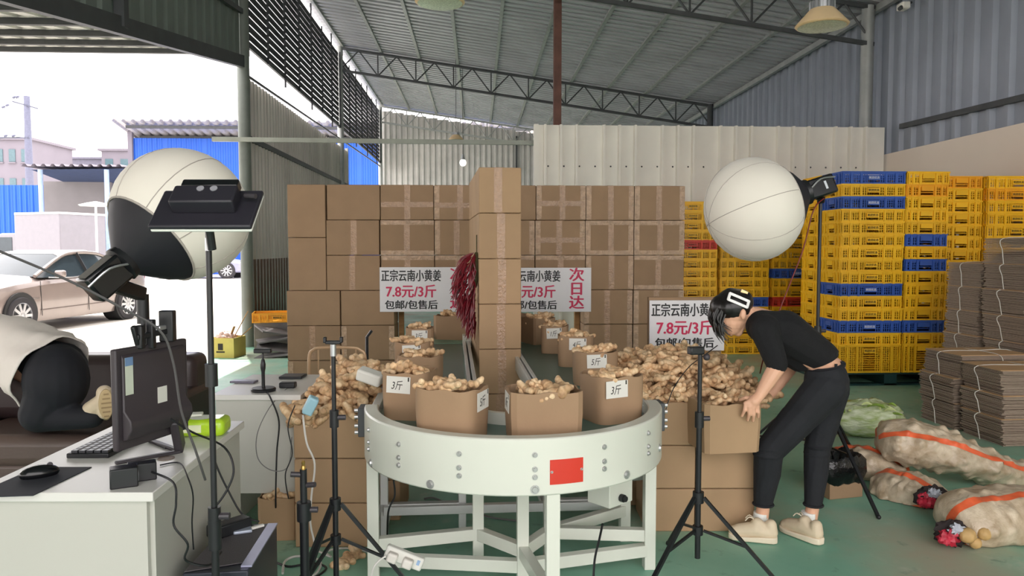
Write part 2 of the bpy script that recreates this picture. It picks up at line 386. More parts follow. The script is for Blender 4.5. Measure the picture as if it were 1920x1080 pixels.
# ================================================================== high-bay lamps
m_shade = M('lamp_shade_cream', (236, 206, 160), .35, var=.05, trans=0.0, emit=.0)
m_lens = M('lamp_lens_prism', (206, 214, 190), .2, var=.25, scale=60)
m_alu = M('aluminium', (186, 188, 190), .35, .8, var=.06)
def highbay(p, s, label):
    t = thing('highbay_lamp', label, 'lamp', p)
    mb = MB(); mb.lathe([(.0, 0), (.235*s, .0), (.25*s, .012*s), (.245*s, .02*s), (.12*s, .16*s), (.115*s, .165*s)], 32); mb.build('shade', m_shade, t, smooth=True)
    mb = MB(); mb.lathe([(.225*s, -.004*s), (.12*s, -.012*s), (0.005, -.014*s)], 28); mb.build('lens', m_lens, t, smooth=True)
    mb = MB()
    for i in range(20):
        a = 2*PI*i/20; mb.box((.105*s*math.cos(a), .105*s*math.sin(a), .2*s), (.03*s, .008*s, .075*s), a)
    mb.cyl((0, 0, .16*s), (0, 0, .24*s), .1*s, n=20); mb.build('heat_sink', m_alu, t)
    mb = MB(); mb.cyl((0, 0, .24*s), (0, 0, roof_z(p[0])-p[2]+.05), .007, n=6); mb.build('hanger', m_dsteel, t)
highbay(atD(1541, 50, 7.4), 1.0, 'cream cone high-bay lamp hanging near the right column')
highbay(atD(825, 6, 7.6), 1.0, 'high-bay lamp cut by the top edge of the picture')
highbay(atD(855, 263, 19.0), .8, 'small far lamp hanging before the corrugated back wall')
m_bulb = M('bulb_white', (240, 238, 230), .3, emit=1.2)
p = atD(868, 305, 20); t = thing('bulb_lamp', 'small bare bulb lamp hanging before the back wall', 'lamp', p)
mb = MB(); mb.sph((0, 0, 0), (.09, .09, .1), 14, 9); mb.build('bulb', m_bulb, t, smooth=True)
mb = MB(); mb.cyl((0, 0, .08), (0, 0, .22), .06, .03); mb.build('socket', m_alu, t, smooth=True); mb = MB(); mb.cyl((0, 0, .2), (0, 0, roof_z(p.x)-p.z+.14), .006, n=6); mb.build('cord', m_dsteel, t)
p = onX(1694, 12, XR-.14); t = thing('security_camera', 'small white camera mounted at top of the right wall', 'camera', p)
mb = MB(); mb.box((0, 0, 0), (.12, .18, .1)); mb.build('housing', m_white_pan, t, bevel=.02); mb = MB(); mb.cyl((-.06, -.05, -.03), (-.1, -.08, -.06), .03); mb.build('lens', m_dsteel, t, smooth=True); mb = MB(); mb.bar((0, 0, .0), (.12, .0, .06), .03, .03); mb.build('bracket', m_dsteel, t)
# ================================================================== the yard
m_blue = M('bright_blue_sheet', (30, 92, 196), .5, var=.06, scale=1)
m_grwall = M('grey_render', (120, 116, 118), .9, var=.1, scale=1)
m_navy = M('navy_tarp', (46, 60, 92), .8, var=.15)
m_pale = M('pale_building', (126, 120, 130), .9, var=.05, scale=.5)
m_pglass = M('far_glass', (84, 108, 116), .2, var=.1)
m_dgrey = M('dark_grey_wall', (66, 68, 82), .8, var=.15, scale=1)
# blue shed
pa, pb = atD(245, 420, 43), atD(470, 420, 43)
bs = thing('blue_shed', 'bright blue metal shed under a wide pale roof across the yard', 'building', (pa.x, pa.y, -.02))
zt = atD(245, 258, 43).z
for i in range(10):
    mb = MB(); x0 = pa.x+i*2.2; mb.sheet(V(x0, pa.y, -.02), V(1, 0, 0), V(0, 0, zt), trap(2.21, .28, .06, .05, .05)); mb.build('wall_sheet', m_blue, bs, True)
mb = MB(); mb.b2(pa.x, pa.x+22, pa.y+.2, pa.y+14, -.02, zt-.1); mb.build('core', m_dgrey, bs, True)
pr = atD(205, 226, 41); zr = pr.z
mb = MB(); mb.sheet(V(pr.x, pr.y, zr), V(1, 0, 0), V(0, 9, -1.7), trap(24, .5, .12, .08, .1)); mb.build('roof_sheet', M('shed_roof', (186, 182, 184), .5, .1), bs, True)
for k in range(4):
    mb = MB(); y = pr.y+.6+k*1.7; mb.bar((pr.x+.6, y, zr-.12-(y-pr.y)*.19), (pr.x+23, y, zr-.12-(y-pr.y)*.19), .1, .16); mb.build('purlin', m_dsteel, bs, True)
mb = MB(); mb.box((pa.x+.15, pa.y-.05, (zr+.2)/2), (.25, .25, zr+.0)); mb.build('post', m_pale, bs, True)
# blue fence, grey wall and awning on the left
pa, pb = atD(-40, 420, 36), atD(86, 420, 36); zt = atD(40, 346, 36).z
f = thing('blue_fence', 'blue corrugated yard fence behind the white truck', 'fence', (pa.x, pa.y, -.02)); n = 4
for i in range(n):
    w = (pb.x-pa.x)/n; mb = MB(); mb.sheet(V(pa.x+i*w, pa.y, -.02), V(1, 0, 0), V(0, 0, zt), trap(w+.01, .25, .08, .05, .05)); mb.build('sheet', m_blue, f, True)
g = thing('grey_shed', 'grey rendered shed with dark awning roof beyond the truck', 'building', tuple(atD(90, 500, 35.5).xy)+(-.02,))
pa, pb = atD(84, 420, 35.5), atD(208, 420, 35.5); zt = atD(84, 340, 35.5).z
mb = MB(); mb.b2(pa.x, pb.x, pa.y, pa.y+2, atD(84, 432, 35.5).z, zt); mb.build('wall', m_grwall, g, True)
mb = MB(); mb.b2(pa.x, pb.x, pa.y+.1, pa.y+2, -.02, atD(84, 432, 35.5).z); mb.build('lower_wall', m_dgrey, g, True)
mb = MB(); mb.bar((pa.x, pa.y-.05, atD(84, 428, 35.5).z), (pb.x, pa.y-.05, atD(84, 428, 35.5).z), .1, .25); mb.build('ledge', m_pale, g, True)
qa, qb = atD(58, 318, 33), atD(232, 316, 33); zb = atD(60, 346, 35).z
mb = MB(); mb.add([V(qa.x, qa.y, qa.z), V(qb.x, qb.y, qb.z), V(qb.x, qb.y+4, zb), V(qa.x, qa.y+4, zb)], [(0, 1, 2, 3)]); mb.build('awning', m_navy, g, True)
mb = MB(); mb.sheet(V(qa.x-.3, qa.y-.3, qa.z+.12), V(1, 0, 0), V(0, 5, .1), trap(qb.x-qa.x+.6, .4, .1, .08, .1)); mb.build('roof_sheet', m_pale, g, True)
for px in (78, 202):
    q = atD(px, 400, 33); mb = MB(); mb.cyl((q.x, q.y, -.02), (q.x, q.y, qa.z), .1, n=10); mb.build('post', M('blue_white_post', (150, 170, 200), .6), g, True)
# distant houses
def house(px0, px1, py0, d, label, rows, cols, m=m_pale, depth=8):
    a, b = atD(px0, py0, d), atD(px1, py0, d); h = thing('apartment_house', label, 'building', (a.x, a.y, -.02))
    mb = MB(); mb.b2(a.x, b.x, a.y, a.y+depth, -.02, a.z); mb.build('wall', m, h, True)
    mb = MB(); mb.b2(a.x-.3, b.x+.3, a.y-.3, a.y+depth+.3, a.z, a.z+.25); mb.build('roof_slab', m, h, True)
    w = (b.x-a.x)/cols; base = 1.0
    for r in range(rows):
        for c in range(cols):
            z = a.z-1.6-r*3.0
            if z < .3: continue
            mb = MB(); mb.box((a.x+w*(c+.5), a.y-.02, z), (w*.5, .12, 1.3)); wi = mb.build('window', m_pglass, h, True)
            mb = MB(); mb.box((a.x+w*(c+.5), a.y-.06, z-.75), (w*.62, .3, .12)); mb.build('sill', m_pale, wi, True)
house(-60, 54, 262, 78, 'pale lilac apartment house at the far left', 5, 5)
house(104, 196, 298, 95, 'low far house with flat roof left of the blue shed', 3, 5, M('lilac_building', (118, 116, 130), .9))
house(190, 246, 283, 90, 'pale far house with green window beside the blue shed', 3, 2)
# utility pole
pb_ = atD(50, 180, 60); t = thing('utility_pole', 'concrete utility pole with crossarms and insulators above the yard', 'pole', (pb_.x, pb_.y, -.02))
mp = M('pole_concrete', (112, 114, 134), .9)
mb = MB(); mb.cyl((0, 0, 0), (0, 0, pb_.z), .36, .22, 12); mb.build('shaft', mp, t, smooth=True)
for i, (dx0, dx1, z0, z1) in enumerate(((-1.0, .95, -.45, -1.0), (-2.4, .2, -3.3, -3.3))):
    mb = MB(); mb.bar((dx0, -.2, pb_.z+z0), (dx1, -.2, pb_.z+z1), .1, .1); mb.build('crossarm', M('pole_iron', (84, 86, 104), .6), t)
for x, z in ((-.6, -.1), (-.85, -.12), (-1.4, -.75), (-1.7, -.9), (-1.0, -3.15), (-1.6, -3.15), (-2.2, -3.15)):
    mb = MB(); mb.lathe([(.03, -.15), (.1, -.1), (.05, -.05), (.12, 0), (.05, .05), (.1, .1), (.03, .15)], 10, Matrix.Translation((x, -.2, pb_.z+z)) @ Matrix.Rotation(1.2, 4, 'Y')); mb.build('insulator', mp, t, smooth=True)
for k, dz in enumerate((-.2, -3.2)):
    mb = MB(); mb.tube(smooth_path([(-.3, -.2, pb_.z+dz), (-4, -1, pb_.z+dz-.5), (-9, -2, pb_.z+dz-.9), (-16, -3, pb_.z+dz-.2)], 4), .02, 5); mb.build('wire', m_dsteel, t)

# ------------------------------------------------------------------ white box truck
m_twhite = M('truck_white', (128, 124, 132), .4, var=.04, coat=.3)
m_cglass = M('car_glass', (44, 54, 60), .05, var=.2, scale=3)
m_tyre = M('tyre_rubber', (52, 50, 54), .85, var=.1)
m_rim = M('alloy_rim', (206, 206, 210), .25, .8, var=.05)
m_blackp = M('black_plastic', (30, 31, 34), .5, var=.15)
def wheel(root, c, R, w, name='wheel', side=1):
    t = MB(); Mx = Matrix.Translation(c) @ Matrix.Rotation(PI/2, 4, 'Y')
    t.lathe([(R*.66, -w/2), (R*.95, -w/2), (R, -w*.35), (R, w*.35), (R*.95, w/2), (R*.66, w/2), (R*.6, 0)], 28, Mx); wh = t.build(name, m_tyre, root, smooth=True, ang=30)
    r = MB(); r.lathe([(R*.6, w*.1), (R*.68, w*.5), (R*.66, w*.52), (R*.6, w*.25)], 28, Matrix.Translation(c) @ Matrix.Rotation(side*PI/2, 4, 'Y'), cap=False)
    for i in range(10):
        a = 2*PI*i/10; y, z = math.cos(a), math.sin(a); x = c[0]+side*w*.4
        r.bar((x, c[1]+y*R*.1, c[2]+z*R*.1), (x, c[1]+y*R*.64, c[2]+z*R*.64), .05, .05)
    r.cyl((c[0]+side*w*.3, c[1], c[2]), (c[0]+side*w*.48, c[1], c[2]), R*.16); r.build('rim', m_rim, wh, smooth=True, ang=30)
tp = atD(95, 500, 29); TD = 29.0
t = thing('box_truck', 'white refrigerated box truck parked behind the silver car', 'truck', (tp.x, tp.y, -.015), math.radians(-22))
x0, x1 = -1.75, 1.75
mb = MB(); mb.b2(-.55, 1.75, -1.0, 1.0, .75, 2.78); mb.build('cargo_box', m_twhite, t, bevel=.03)
mb = MB(); mb.b2(-.5, 1.78, -1.03, 1.03, 2.76, 2.84); mb.build('box_edge', M('truck_trim', (220, 220, 222), .4), t)
mb = MB(); mb.prism([(-2.35, .45), (-2.4, 1.05), (-2.25, 1.2), (-1.7, 2.02), (-1.45, 2.08), (-.62, 2.08), (-.62, .45)], (0, -.88, 0), (1, 0, 0), (0, 0, 1), (0, 1.76, 0)); mb.build('cab', m_twhite, t, bevel=.06)
mb = MB(); mb.prism([(-2.27, 1.22), (-1.73, 2.0), (-1.70, 1.96), (-2.23, 1.19)], (0, -.78, .0), (1, 0, 0), (0, 0, 1), (0, 1.56, 0)); mb.build('windscreen', m_cglass, t)
for s in (-1, 1):
    mb = MB(); mb.prism([(-1.95, 1.25), (-1.5, 1.92), (-.85, 1.92), (-.85, 1.25)], (0, s*.885, 0), (1, 0, 0), (0, 0, 1), (0, s*.012, 0)); mb.build('side_window', m_cglass, t)
    mb = MB(); mb.box((-2.0, s*1.05, 1.45), (.08, .18, .25)); mb.build('mirror', m_blackp, t, bevel=.02)
    mb = MB(); mb.box((-2.42, s*.7, .85), (.06, .25, .16)); mb.build('headlight', m_rim, t)
mb = MB(); mb.b2(-.75, -.55, -.75, .75, 2.2, 2.7); mb.build('cooling_unit', m_twhite, t, bevel=.04)
mb = MB()
for k in range(5): mb.box((-.76, -.05, 2.32+k*.075), (.02, 1.2, .03))
mb.build('cooling_grille', m_blackp, t)
mb = MB(); mb.b2(-2.2, 1.7, -.7, .7, .45, .75); mb.build('chassis', m_blackp, t)
for x in (-1.75, 1.0):
    for s in (-1, 1):
        w = MB(); w.lathe([(.2, -.1), (.34, -.1), (.36, 0), (.34, .1), (.2, .1)], 20, Matrix.Translation((x, s*.78, .36)) @ Matrix.Rotation(PI/2, 4, 'X')); w.build('wheel', m_tyre, t, smooth=True, ang=30)
mb = MB()
for k in range(4): mb.box((1.15+k*.13, -1.006, 1.02), (.08, .006, .1))
mb.build('stencil', m_dgrey, t)

# ------------------------------------------------------------------ silver sedan
rw = onZ(230, 597, 0.0); fw_ = RT*(-8.62)+FW*13.0; fw_.z = 0
fd = (fw_-rw); fd.z = 0; heading = math.atan2(fd.y, fd.x)+PI/2      # car local: +y = rear, -y = front, +x = its right... built with front at -y
car = thing('sedan_car', 'dusty silver sedan parked outside with open window', 'car', (0, 0, -.015), heading)
m_car = M('silver_brown_paint', (150, 138, 134), .25, .35, var=.08, scale=2, coat=.6)
m_chrome = M('chrome', (210, 212, 216), .12, .95, var=.02)
WB = 2.95; HWD = .92
q = Vector((HWD-.1, WB/2, 0)); Rz = Matrix.Rotation(heading, 3, 'Z'); car.location = rw-Rz @ q; car.location.z = -.015
# body: stations from front (-y) to rear (+y): (y, half width, sill z, shoulder z, deck z)
st = [(-2.42, .55, .35, .62, .66), (-2.3, .80, .24, .70, .76), (-1.9, .90, .2, .80, .88), (-1.475, .925, .2, .86, .95), (-1.0, .93, .2, .90, 1.0), (-.75, .93, .2, .92, 1.02), (0, .93, .2, .94, .98), (.9, .93, .2, .97, 1.0), (1.475, .925, .22, 1.0, 1.05), (1.95, .89, .26, 1.0, 1.09), (2.3, .82, .32, .98, 1.09), (2.42, .66, .4, .92, 1.02)]
mb = MB(); ring = []
for (y, hw, z0, zs, zd) in st:
    sec = [(-hw*.75, zd), (-hw*.93, zs+.015), (-hw*.985, zs-.06), (-hw, (z0+zs)/2+.05), (-hw*.985, z0+.12), (-hw*.94, z0), (0, z0-.02), (hw*.94, z0), (hw*.985, z0+.12), (hw, (z0+zs)/2+.05), (hw*.985, zs-.06), (hw*.93, zs+.015), (hw*.75, zd), (0, zd+.03)]
    ring.append([V(x, y, z) for x, z in sec])
k = len(ring[0]); vs_ = [p_ for r_ in ring for p_ in r_]; fs = []
for i in range(len(ring)-1):
    for j in range(k): fs.append((i*k+j, i*k+(j+1) % k, (i+1)*k+(j+1) % k, (i+1)*k+j))
fs += [tuple(range(k)), tuple(range((len(ring)-1)*k, len(ring)*k))]
mb.add(vs_, fs); body = mb.build('body', m_car, car, smooth=True, ang=28)
# wheel arches: dark recess rings
for y in (-WB/2, WB/2):
    for s in (-1, 1):
        mb = MB(); mb.cyl((s*.60, y, .36), (s*.937, y, .36), .385, n=26); mb.build('wheel_arch', m_blackp, car, smooth=True, ang=40)
        wheel(car, (s*.85, y, .335), .335, .22, side=s)
# cabin
cab = [(-.98, .80, 1.0), (-.15, .66, 1.40), (.25, .66, 1.475), (.75, .655, 1.47), (1.15, .64, 1.40), (1.95, .70, 1.08)]
low = [(-.98, .86, .98), (-.15, .87, .96), (.25, .87, .98), (.75, .87, .99), (1.15, .86, 1.01), (1.95, .82, 1.06)]
mb = MB(); R2 = []
for (y, hw, z), (yl, hwl, zl) in zip(cab, low): R2.append([V(-hwl, yl, zl), V(-hw, y, z-.06 if z > 1.1 else z), V(-hw*.8, y, z), V(hw*.8, y, z), V(hw, y, z-.06 if z > 1.1 else z), V(hwl, yl, zl)])
vs_ = [p_ for r_ in R2 for p_ in r_]; fs = []
roof_f = []
for i in range(len(R2)-1):
    for j in range(5):
        fs.append((i*6+j, i*6+j+1, (i+1)*6+j+1, (i+1)*6+j))
mbg = MB(); mbg.add(vs_, [f_ for f_ in fs if f_[0] % 6 in (0, 4) or f_[0]//6 in (0, 4)]); mbg.build('glazing', m_cglass, car, smooth=True, ang=25)
mbr = MB(); mbr.add([p_+V(0, 0, .004) for p_ in vs_], [f_ for f_ in fs if f_[0] % 6 in (1, 2, 3) and f_[0]//6 in (1, 2, 3)]); mbr.build('roof', m_car, car, smooth=True, ang=40)
for s in (-1, 1):
    j = 4 if s > 0 else 1; jl = 5 if s > 0 else 0
    rail = [R2[i][j]+V(s*.006, 0, .006) for i in range(6)]
    mb = MB(); mb.tube(smooth_path(rail, 4), .035, 8); mb.build('roof_rail', m_car, car, smooth=True)
    mb = MB(); mb.tube(smooth_path([R2[0][jl]+V(s*.01, .25, .0)]+[R2[i][jl]+V(s*.012, 0, .0) for i in range(1, 5)]+[R2[5][jl]+V(s*.01, -.1, 0)], 3), .014, 6); mb.build('window_trim', m_chrome, car, smooth=True)
    for a, b, w in ((2, 2, .045), (4, 4, .05)):
        mb = MB(); mb.bar(R2[a][jl]+V(s*.006, .08, 0), R2[b][j]+V(s*.008, .02, 0), .02, w*2); mb.build('door_pillar', m_blackp if a == 2 else m_car, car)
    mb = MB(); mb.box((s*1.03, -.62, 1.04), (.2, .1, .13)); mb.build('mirror', m_car, car, bevel=.035)
    for y in (-.05, .98):
        mb = MB(); mb.box((s*.935, y+.12, .84), (.03, .2, .03)); mb.build('door_handle', m_chrome, car, bevel=.01)
    mb = MB(); mb.bar((s*.932, -1.0, .40), (s*.932, 1.05, .42), .012, .012); mb.bar((s*.93, -1.02, .84), (s*.93, 1.4, .92), .008, .008); mb.build('body_crease', m_blackp if 0 else M('paint_shadow', (120, 108, 104), .4), car)
    for y in (-.98, .28, 1.22):
        mb = MB(); mb.bar((s*.931, y, .3), (s*.928, y-.02, .92), .008, .008); mb.build('door_gap', m_blackp, car)
    mb = MB(); mb.box((s*.925, -1.12, .62), (.012, .16, .035)); mb.build('side_marker', m_chrome, car)
    mb = MB(); mb.box((s*.62, -2.33, .68), (.34, .12, .13)); mb.build('headlight', m_rim, car, bevel=.03)
    mb = MB(); mb.box((s*.62, 2.36, .88), (.3, .1, .14)); mb.build('tail_light', M('tail_red', (150, 24, 24), .2), car, bevel=.03)
    for y, z in ((.35, 1.12), (-.25, 1.1)):
        mb = MB(); mb.box((s*.4, y+.5, z), (.28, .1, .22)); mb.build('headrest', m_blackp, car, bevel=.04)
# second car far behind, only a wheel and side show under the lantern
w2 = onZ(441, 521, 0); car2 = thing('far_car', 'lilac-grey far car whose wheel shows beside the column', 'car', (w2.x-1.6, w2.y+.2, -.015), PI/2)
mb = MB(); mb.prism([(-2.2, .3), (-2.2, .8), (-1.3, .95), (-.6, 1.4), (.8, 1.42), (1.5, 1.0), (2.2, .95), (2.25, .3)], (-.85, 0, 0), (0, 1, 0), (0, 0, 1), (1.7, 0, 0)); mb.build('body', M('far_car_paint', (150, 150, 176), .3, .2), car2, bevel=.1)
for y in (-1.4, 1.4): wheel(car2, (-.8, y, .4), .42, .2, side=-1); wheel(car2, (.8, y, .4), .42, .2, side=1)
# white parasol over a traffic post
q = onZ(182, 500, 0); q = atD(182, 470, 27); t = thing('parasol', 'white flat parasol on a pole with orange wrapped base', 'parasol', (q.x, q.y, -.015))
zc = atD(182, 383, 27).z
mb = MB(); mb.lathe([(.55, zc-.05), (.58, zc-.02), (.3, zc+.06), (.02, zc+.12)], 8); mb.build('canopy', m_canopy, t)
mb = MB(); mb.cyl((0, 0, 0), (0, 0, zc), .04); mb.build('pole', m_canopy, t); mb = MB(); mb.cyl((0, 0, .1), (0, 0, 1.25), .075); mb.build('wrapped_base', M('orange_wrap', (214, 120, 60), .8, col2=(236, 220, 200), scale=14), t, smooth=True)
# ================================================================== crates
m_cy = M('crate_yellow', (252, 192, 30), .45, var=.10, scale=4, rnd=.08)
m_co = M('crate_orange_yellow', (250, 172, 26), .45, var=.10, scale=4, rnd=.06)
m_cb = M('crate_blue', (52, 92, 178), .45, var=.12, scale=4, rnd=.10)
m_cr = M('crate_red', (214, 62, 46), .45, var=.12, scale=4)
m_ink = M('black_ink', (40, 34, 28), .7); m_wink = M('white_ink', (220, 222, 228), .7); m_paper = M('white_paper', (222, 220, 212), .8, var=.03)
CW, CD, CH = .70, .47, .134
def crate_meshes(mat, H, ink):
    t = .012; body = MB(); body.b2(-CW/2+.01, CW/2-.01, -CD/2+.01, CD/2-.01, .004, .016)
    def side(L, o, ux, nrm, plate):
        ux = V(*ux); nrm = V(*nrm); R = Matrix((ux, nrm, V(0, 0, 1))).transposed()
        def bx(a0, a1, z0, z1, th, off): body.box(V(*o)+ux*(a0+a1)/2+nrm*off+V(0, 0, (z0+z1)/2), (a1-a0, th, z1-z0), mat=R)
        bx(-L/2, L/2, .0, .02, .012, 0); bx(-L/2, L/2, H-.034, H-.016, .012, 0)
        n = int(L/.024)
        for i in range(n+1):
            a = -L/2+L*i/n
            if plate and abs(a) < .065: continue
            bx(a-.0045, a+.0045, .02, H-.034, .008, 0)
        for z in [q*.024+.02 for q in range(1, int((H-.06)/.024)+1)]: bx(-L/2, L/2, z, z+.007, .006, 0)
        for a in [L*q for q in (-.5, -.36, -.2, .2, .36, .5)]: bx(a-.012 if a > -L*.49 else a, a+.012 if a < L*.49 else a, 0, H-.012, .02, .004)
    side(CW-.02, (0, -CD/2+.014, 0), (1, 0, 0), (0, -1, 0), True); side(CW-.02, (0, CD/2-.014, 0), (1, 0, 0), (0, 1, 0), True)
    side(CD-.02, (-CW/2+.014, 0, 0), (0, 1, 0), (-1, 0, 0), True); side(CD-.02, (CW/2-.014, 0, 0), (0, 1, 0), (1, 0, 0), True)
    rim = MB()
    for y in (-1, 1): rim.box((0, y*(CD/2-.008), H-.008), (CW, .02, .016))
    for x in (-1, 1): rim.box((x*(CW/2-.008), 0, H-.008), (.02, CD-.03, .016))
    plate = MB(); plate.box((0, -CD/2+.012, H*.5 if H < .2 else H-.075), (.13, .022, .046))
    ph = MB(); ph.box((0, 0, H-.05), (.022, .13, .05))
    return body.mesh('crate_body', mat), rim.mesh('crate_rim', mat), plate.mesh('label_plate', mat), ph.mesh('handle_plate', mat), ink, H
CK = {}
for key, mat, ink in (('y', m_cy, m_ink), ('o', m_co, m_ink), ('b', m_cb, m_wink), ('r', m_cr, m_ink)):
    CK[key] = crate_meshes(mat, CH+.004, ink); CK[key.upper()] = crate_meshes(mat, .315, ink)
CNAME = {'y': 'yellow', 'o': 'orange-yellow', 'b': 'blue', 'r': 'red'}
def ordinal(n): return ['bottom', 'second', 'third', 'fourth', 'fifth', 'sixth', 'seventh', 'eighth', 'ninth', 'tenth', 'eleventh', 'twelfth', 'thirteenth', 'fourteenth', 'fifteenth', 'sixteenth', 'seventeenth', 'eighteenth'][n]
def crate(key, loc, rz, label, group):
    b, r, p, h, ink, H = CK[key]; t = thing('plastic_crate', label, 'crate', loc, rz, group)
    obj('body', b, t); obj('rim', r, t); 
    for sx_ in (-1, 1): obj('handle_plate', h, t).location.x = sx_*(CW/2-.010)
    pl = obj('label_plate', p, t)
    text_on('print', '美团优选', .030, ink, (0, -CD/2-.0004, H*.5 if H < .2 else H-.075), (PI/2, 0, 0), pl, ext=.0006, bold=.0005)
def stack(base, rz, seq, where, grp, jitter=.006):
    z = base.z; n = len(seq)
    for i, k in enumerate(reversed(seq)):
        H = .30 if k.isupper() else CH
        j = V(random.uniform(-1, 1)*jitter, random.uniform(-1, 1)*jitter, 0)
        pos = 'topmost' if i == n-1 else ordinal(i)+(' from bottom' if i else '')
        crate(k, (base.x+j.x, base.y+j.y, z), rz+random.uniform(-.006, .006), f'{CNAME[k.lower()]} crate, {pos}, stack {where}', grp); z += H
m_pal = M('dark_green_pallet', (22, 62, 62), .5, var=.1)
def pallet(c, w, d, label, sz=1.):
    t = thing('pallet', label, 'pallet', (c.x, c.y, 0)); t.scale.z = sz
    for i in range(7):
        mb = MB(); mb.box((0, -d/2+.06+(d-.12)*i/6, .13), (w, .11, .02)); mb.build('deck_board', m_pal, t)
    for i in range(3):
        mb = MB(); mb.box((-w/2+.07+(w-.14)*i/2, 0, .06), (.14, d, .12)); mb.build('runner', m_pal, t)
    for y in (-d/2+.05, d/2-.05):
        mb = MB(); mb.box((0, y, .01), (w, .1, .02)); mb.build('bottom_board', m_pal, t)
GA = 'stacked plastic crates by the right wall'; GB = 'stacked plastic crates behind the carton wall'
fr = onZ(1570, 724, 0); YA = fr.y; XA = fr.x
A = V(XA+CW/2, YA+CD/2, .142)
pallet(V(XA+.6, YA+.62, 0), 1.26, 1.2, 'dark green plastic pallet under the front crate stacks')
stack(A, 0, 'bybyyyyyybyybyY', 'nearest, left on front pallet', GA)
stack(V(XA+CW+.012+CD/2, YA+CW/2+.0, .142), PI/2, 'yoyyybybyyyybyY', 'with end handles, right on front pallet', GA)
stack(V(A.x, YA+CD*1.5+.02, .142), 0, 'yyyyyyyyyyyyyyY', 'right behind the nearest one', GA)
pallet(V(XA+CW+CD+.62, YA+.85, 0), 1.06, 1.3, 'dark green plastic pallet under the wall-side crate stacks')
stack(V(XA+CW+.03+CD*1.5, YA+CW/2+.16, .142), PI/2, 'oyyyyyyyyyyyyyyo', 'third from left by right wall', GA)
stack(V(XA+CW+CD*2+.05+CW/2, YA+CD/2+.12, .142), 0, 'yoyyyyyoyyyoyyyy', 'at far right against cream wall', GA)
YG = onZ(1400, 664, 0).y
for px, seq, w in ((1343, 'yyyyryyyyyyyyyyyy', 'with high red crate beside carton wall'), (1441, 'yyyyyyyyyybyyyyyy', 'half hidden by white lantern'), (1538, 'yyyyyyybyyryyyyyy', 'with low red crate by lamp pole')):
    e = onY(px, 600, YG); stack(V(e.x-CW/2, YG+CD/2, 0), 0, seq[:16], w, GB)
# stretch film wound around
m_film = M('stretch_film', (230, 214, 190), .15, alpha=.35, var=.1)

# ================================================================== cartons
m_card = M('cardboard', (157, 128, 99), .8, var=.06, scale=5, rnd=.06, bump=.05)
m_card2 = M('cardboard_light', (168, 138, 105), .8, var=.06, scale=5, rnd=.05)
m_cedge = M('cardboard_edge', (196, 164, 126), .9)
m_tape = M('brown_clear_tape', (170, 137, 108), .25, var=.12, scale=30, bump=.35, bscale=60)
m_tape2 = M('shiny_clear_tape', (184, 154, 126), .18, var=.18, scale=24, bump=.6, bscale=50)
m_gapc = M('carton_slit', (64, 44, 32), .9)
def carton(loc, size, rz, label, group=None, tape='v', mat=None, bev=.006, ww=.055):
    W, D, H = size; t = thing('cardboard_carton', label, 'carton', loc, rz, group); mat = mat or m_card
    mb = MB(); mb.box((0, 0, H/2), (W, D, H)); mb.build('body', mat, t, bevel=bev)
    e = .0016
    def strip(name, c, s, m=m_tape): q = MB(); q.box(c, s); q.build(name, m, t)
    if 'v' in tape: strip('tape', (random.uniform(-.02, .02), -D/2-e/2, H/2), (ww, e, H*.98)); strip('tape', (0, 0, H+e/2), (ww, D*.98, e))
    if 'h' in tape: strip('tape', (0, -D/2-e/2-.0008, H*random.uniform(.4, .6)), (W*.99, e, ww*.9))
    if 'e' in tape: strip('edge_tape', (-W/2+.025, -D/2-e/2-.0005, H/2), (.05, e, H*.97), m_tape2); strip('edge_tape', (W/2-.025, -D/2-e/2-.0005, H/2), (.05, e, H*.97), m_tape2)
    if 't' in tape: strip('edge_tape', (0, -D/2-e/2-.0012, H-.022), (W*.99, e, .042), m_tape2); strip('edge_tape', (0, -D/2-e/2-.0012, .022), (W*.99, e, .042), m_tape2)
    if 's' in tape: strip('flap_seam', (0, 0, H+e/2), (W*.99, .004, e), m_gapc)
    return t
# the carton wall at Y=YW
YW = 7.08; RH = .331
GW = 'cartons of the tall carton wall'
def wall_box(px0, px1, row, lab, tape='v', rows=1, dy=0., D=.36):
    y = YW+dy; ztop = 2.095-.331*row; z0 = ztop-.331*rows
    a, b = onY(px0, 500, y), onY(px1, 500, y)
    carton((( a.x+b.x)/2, y+D/2, z0), (b.x-a.x-.006, D, .329*rows-.004+(.002*rows)), random.uniform(-.004, .004), lab, GW, tape)
wall_box(540, 612, 0, 'upright carton at the top left corner of the carton wall', '', 1.5)
wall_box(540.5, 612, 1.5, 'upright carton below the top left corner of the carton wall', '', 1.5)
R1 = [(614, 714, ''), (714, 814, 'vh'), (814, 905, 'veh'), (905, 1005, 'v'), (1005, 1098, 'vhe'), (1098, 1188, 've'), (1188, 1283, 've')]
names = ['second', 'third', 'fourth', 'fifth', 'sixth', 'seventh', 'last']
for i, (a, b, tp) in enumerate(R1): wall_box(a, b, 0, f'{names[i]} carton from the left in the top row of the carton wall', tp)
for i, (a, b, tp) in enumerate([(612, 712, 'v'), (713, 815, 'vt'), (815, 905, 've'), (905, 1003, 've'), (1003, 1097, 'vhe'), (1097, 1188, 'vet'), (1188, 1283, 'vet')]): wall_box(a, b, 1, f'{names[i]} carton from the left in the second row of the carton wall', tp)
for i, (a, b, tp) in enumerate([(612, 713, 'v'), (714, 815, 'vt'), (815, 905, 'vt'), (905, 1003, 'vt'), (1003, 1098, 'vt'), (1098, 1188, 've'), (1188, 1283, 'vt')]): wall_box(a, b, 2, f'{names[i]} carton from the left in the third row of the carton wall', tp)
